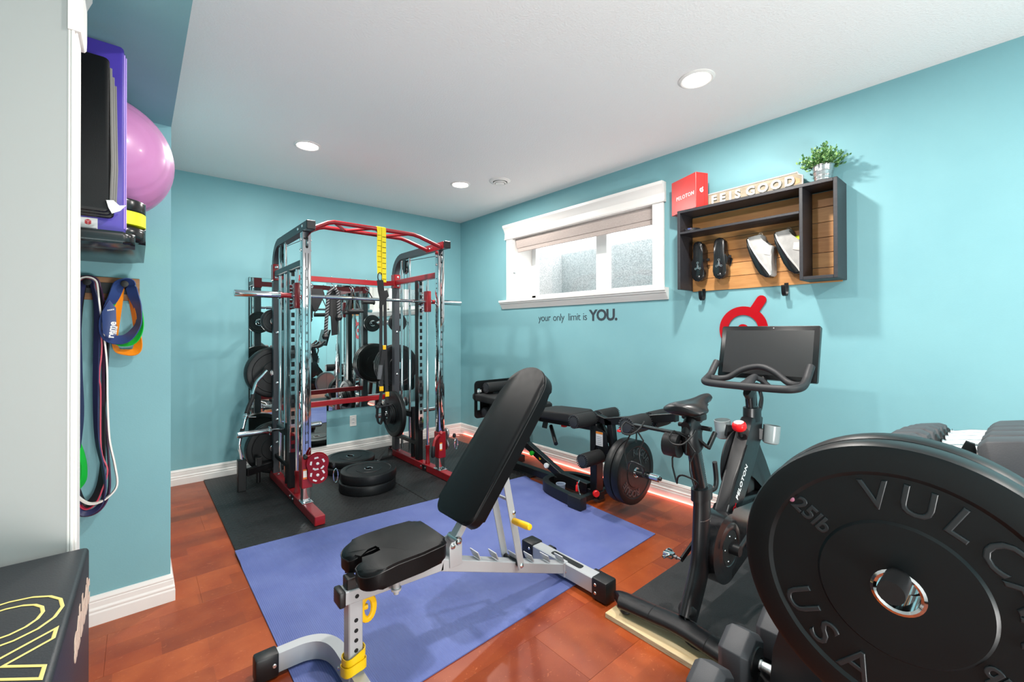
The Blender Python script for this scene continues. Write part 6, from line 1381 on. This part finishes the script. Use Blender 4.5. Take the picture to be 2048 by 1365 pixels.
# hook rail with bands
hr = thing('hook_rail', 'wooden hook rail with black backplate on the pier wall', 'hook rail', (-3.4, -1.995, 1.46))
M_BOARD = mat('reclaimed_board', '#9C6F47', 0.6, hex2='#7E5636', nscale=6, stretch=(1.5, 1, 9), detail=8)
G().box(-3.75, -3.160, -2.003, -1.986, 1.458, 1.562, 0.002).done('board', M_BOARD, hr)
G().box(-3.72, -3.179, -2.008, -2.003, 1.487, 1.537, 0.001).done('backplate', M_BLACKMETAL, hr)
HKX = [-3.333, -3.212]
for x in HKX:
    G().lathe([(0.012, 0), (0.010, 0.04), (0.010, 0.065), (0.014, 0.070), (0.014, 0.078), (0, 0.08)], (x, -2.008, 1.520), (0, -1, 0.12), 16).done('hook_peg', M_BLACKMETAL, hr)
def band(name, label, x, r0, zb, halfw, wd, th, m, yv, ctrl=None, group='exercise bands on the hook rail'):
    """closed loop hanging from a peg: over the peg, down both sides, round at the bottom"""
    z0 = 1.520
    L = [(x+r0*math.cos(a), z0+r0*math.sin(a)) for a in [PI*i/8 for i in range(9)]]
    left = [(x-r0-0.003, z0-0.15), (x-halfw*0.7, z0-0.45), (x-halfw, zb+0.22)]; right = [(x+halfw, zb+0.22), (x+halfw*0.8, z0-0.45), (x+r0+0.003, z0-0.15)]
    if ctrl: left, right = ctrl
    bot = [(x-halfw*0.85, zb+0.09), (x-halfw*0.35, zb+0.012), (x+halfw*0.25, zb), (x+halfw*0.8, zb+0.07)]
    if ctrl: bot = []
    pts = L+left+bot+right
    P = [Vector((a, yv, b_)) for a, b_ in pts]; sp = smoothpath(P+[P[0]], 5)[:-1]
    T = tag(G().tube(sp, [(th, wd)]*len(sp), flat='rect', closed=True, up=(0.001, 0, 1)).done(name, m, None, loc=(x, yv, zb)), label, 'resistance band', group)
    return T
def flatband(name, label, pts, wd, th, m, group='exercise bands on the hook rail', face=0.25):
    """ribbon whose width runs away from the wall (along y)"""
    sp = smoothpath(pts+[pts[0]], 5)[:-1]; g = G(); R = []
    N = len(sp)
    for i in range(N):
        t_ = (sp[(i+1) % N]-sp[i-1]).normalized(); nn = Vector((-t_.z, 0, t_.x)).normalized(); f_ = face*(0.75+0.25*math.sin(i*0.25)); wv = (nn*f_+Vector((0, 1, 0))*math.sqrt(max(0.02, 1-f_*f_))).normalized(); nn = t_.cross(wv).normalized(); wv = wv*wd/2
        R.append([g.bm.verts.new(sp[i]+a*wv+b_*nn*th/2) for a, b_ in ((-1, -1), (1, -1), (1, 1), (-1, 1))])
    for i in range(N):
        for k in range(4): g.bm.faces.new((R[i][k], R[i][(k+1) % 4], R[(i+1) % N][(k+1) % 4], R[(i+1) % N][k]))
    o = g.done(name, m, None); return tag(o, label, 'resistance band', group)
def loop_pts(x, r, y, left, bottom, right):
    return [Vector((x+r*math.cos(a), y, 1.520+r*math.sin(a))) for a in [PI*i/6 for i in range(7)]]+[Vector((a, y, b_)) for a, b_ in left+bottom+right]
X1 = HKX[0]
M_LRED = mat('red_latex', '#C2324F', 0.45); M_LNAVY = mat('navy_latex', '#2A2F55', 0.45); M_LBLK = mat('black_latex', '#1C1C22', 0.5); M_LWHT = mat('white_latex', '#E8E4DE', 0.5); M_LPUR = mat('plum_latex', '#4A2A4A', 0.45); M_LGRN = mat('green_latex', '#17B53A', 0.4)
flatband('resistance_band', 'thin red rubber band loop hanging on the left hook', loop_pts(X1, 0.026, -2.052, [(-3.385, 1.38), (-3.39, 1.0), (-3.395, 0.70)], [(-3.36, 0.58), (-3.335, 0.545), (-3.305, 0.565), (-3.285, 0.62)], [(-3.268, 0.70), (-3.290, 0.80), (-3.292, 1.05), (-3.297, 1.12), (-3.288, 1.25), (-3.300, 1.42)]), 0.016, 0.005, M_LRED)
flatband('resistance_band', 'wide black rubber band loop hanging on the left hook', loop_pts(X1, 0.020, -2.040, [(-3.365, 1.38), (-3.375, 1.0), (-3.38, 0.75)], [(-3.36, 0.60), (-3.335, 0.555), (-3.300, 0.60)], [(-3.284, 0.72), (-3.282, 1.0), (-3.274, 1.25), (-3.290, 1.42)]), 0.036, 0.005, M_LBLK, face=0.75)
flatband('resistance_band', 'navy rubber band loop with small print on the left hook', loop_pts(X1, 0.0155, -2.060, [(-3.362, 1.40), (-3.356, 1.15), (-3.350, 0.95)], [(-3.365, 0.75), (-3.36, 0.56), (-3.325, 0.527), (-3.285, 0.565)], [(-3.278, 0.68), (-3.302, 0.85), (-3.306, 1.10), (-3.303, 1.40)]), 0.026, 0.005, M_LNAVY, face=0.7)
flatband('resistance_band', 'white rubber band loop hanging lowest right on the left hook', loop_pts(X1, 0.031, -2.064, [(-3.378, 1.36), (-3.372, 1.15), (-3.376, 0.95), (-3.392, 0.75)], [(-3.37, 0.63), (-3.335, 0.575), (-3.300, 0.565), (-3.262, 0.585)], [(-3.236, 0.630), (-3.244, 0.72), (-3.262, 0.84), (-3.268, 1.0), (-3.272, 1.2), (-3.294, 1.42)]), 0.015, 0.006, M_LWHT)
flatband('resistance_band', 'plum coloured rubber band loop hanging on the left hook', loop_pts(X1, 0.036, -2.045, [(-3.39, 1.36), (-3.395, 1.0), (-3.40, 0.70)], [(-3.37, 0.55), (-3.33, 0.515), (-3.285, 0.54)], [(-3.262, 0.62), (-3.268, 0.80), (-3.283, 1.05), (-3.283, 1.40)]), 0.018, 0.005, M_LPUR, face=0.6)
flatband('resistance_band', 'wide green rubber band loop half hidden at the white casing', [Vector((a, -2.055, b_)) for a, b_ in ((-3.43, 1.16), (-3.405, 1.0), (-3.380, 0.88), (-3.352, 0.78), (-3.343, 0.72), (-3.352, 0.66), (-3.40, 0.64), (-3.46, 0.80))], 0.036, 0.005, M_LGRN, face=0.85)
X2 = HKX[1]
bb_ = flatband('resistance_band', 'wide blue rubber band with white print on the right hook', [Vector((X2+0.022*math.cos(a), -2.060, 1.520+0.022*math.sin(a))) for a in [PI*i/6 for i in range(7)]]+[Vector((a, -2.062, b_)) for a, b_ in ((-3.248, 1.47), (-3.268, 1.42), (-3.284, 1.36), (-3.276, 1.30), (-3.245, 1.278), (-3.205, 1.285), (-3.172, 1.33), (-3.162, 1.37), (-3.168, 1.43), (-3.182, 1.48))], 0.052, 0.004, mat('blue_latex', '#2D4379', 0.45), face=0.72)
g = G(); q0 = Vector((-3.283, -2.0945, 1.335)); g.prism([(-3.286, 1.40), (-3.262, 1.455), (-3.240, 1.42), (-3.238, 1.30), (-3.262, 1.283), (-3.283, 1.31)], (0, -2.0925, 0), (1, 0, 0), (0, 0, 1), 0.004, 0.001); lobe = g.done('turned_face', bb_.data.materials[0], bb_)
G().text('reme', frame((-3.248, -2.0972, 1.286), (0.12, 0, 1), (-1, 0, 0.12)), 0.034, 0.0004, 0.001).text('bands', frame((-3.239, -2.0972, 1.303), (0.12, 0, 1), (-1, 0, 0.12)), 0.015, 0.0004, 0.0004).text('xxxx', frame((-3.268, -2.0972, 1.405), (1, 0, 0.25), (-0.25, 0, 1)), 0.012, 0.0003, 0.0002).done('white_print', M_WHITE, lobe, smooth=0)
flatband('resistance_band', 'green and black rubber band looped low on the right hook', [Vector((X2+0.028*math.cos(a), -2.045, 1.520+0.028*math.sin(a))) for a in [PI*i/6 for i in range(7)]]+[Vector((a, -2.045, b_)) for a, b_ in ((-3.246, 1.46), (-3.262, 1.36), (-3.255, 1.285), (-3.222, 1.258), (-3.180, 1.272), (-3.158, 1.33), (-3.158, 1.40), (-3.175, 1.48))], 0.034, 0.004, M_LGRN, face=0.7)
flatband('resistance_band', 'orange rubber band hanging lowest on the right hook', [Vector((X2+0.017*math.cos(a), -2.030, 1.520+0.017*math.sin(a))) for a in [PI*i/6 for i in range(7)]]+[Vector((a, -2.030, b_)) for a, b_ in ((-3.235, 1.44), (-3.245, 1.30), (-3.240, 1.235), (-3.210, 1.220), (-3.175, 1.222), (-3.165, 1.26), (-3.172, 1.34), (-3.188, 1.45))], 0.036, 0.004, mat('orange_latex', '#F08A12', 0.45), face=0.85)

# ---------------------------------------------------------------- plyo box in the left foreground
M_PLYO = mat('dark_vinyl_cover', '#212429', 0.42, bump=0.12, bscale=240)
pb_ = thing('plyo_box', 'dark vinyl foam plyo box with yellow outlined lettering in the left foreground', 'plyo box', (-3.55, -3.45, 0))
rz = math.radians(-1.0); ex = Vector((math.cos(rz), math.sin(rz), 0)); ey = Vector((-math.sin(rz), math.cos(rz), 0))
cnr = Vector((-3.264, -3.112, 0.755))       # far right top corner
W2, L2 = 0.60, 0.75
Mx = Matrix((ex, ey, Vector((0, 0, 1)))).transposed().to_4x4(); Mx.translation = cnr-ex*W2/2-ey*L2/2-Vector((0, 0, 0.3775))
g = G(); g.obox(Mx, W2, L2, 0.755, 0.010, 3); body = g.done('foam_body', M_PLYO, pb_, smooth=50)
M_YLINE = mat('yellow_outline_print', '#E8D27C', 0.5); M_TAN = mat('tan_print', '#C8B0A0', 0.5)
def outline_text(st, size, M, wd):   # hollow letters: curve outlines swept as a thin flat line
    cu = bpy.data.curves.new('t', 'FONT'); cu.body = st; cu.size = size; cu.fill_mode = 'NONE'; cu.bevel_depth = wd; cu.bevel_resolution = 1; cu.resolution_u = 4; cu.offset = size*0.012
    ob = bpy.data.objects.new('t', cu); COL.objects.link(ob); me = bpy.data.meshes.new_from_object(ob.evaluated_get(bpy.context.evaluated_depsgraph_get()))
    g = G(); g.add(me, M @ Matrix.Diagonal((1, 1, 0.25, 1))); bpy.data.objects.remove(ob); return g
tp = Vector((0, 0, 0.7556))
for ch, y0_, x0_ in (('O', -3.325, -3.452), ('Y', -3.515, -3.452), ('L', -3.34, -3.70), ('B', -3.53, -3.70)):
    outline_text(ch, 0.240, frame(tp+Vector((x0_, y0_, 0)), -ey, ex), 0.0030).done('yellow_letter', M_YLINE, body, smooth=0)
sd0 = cnr+ex*0.0008
g = G(); g.text('athletic', frame(sd0-ey*0.30-Vector((0, 0, 0.135)), ey, Vector((0, 0, 1))), 0.115, 0.0006, 0.003, 0.9); g.done('tan_script', M_TAN, body, smooth=0)
g = outline_text('20', 0.20, frame(sd0-ey*0.55-Vector((0, 0, 0.36)), ey, Vector((0, 0, 1))), 0.003); g.done('yellow_number', M_YLINE, body, smooth=0)
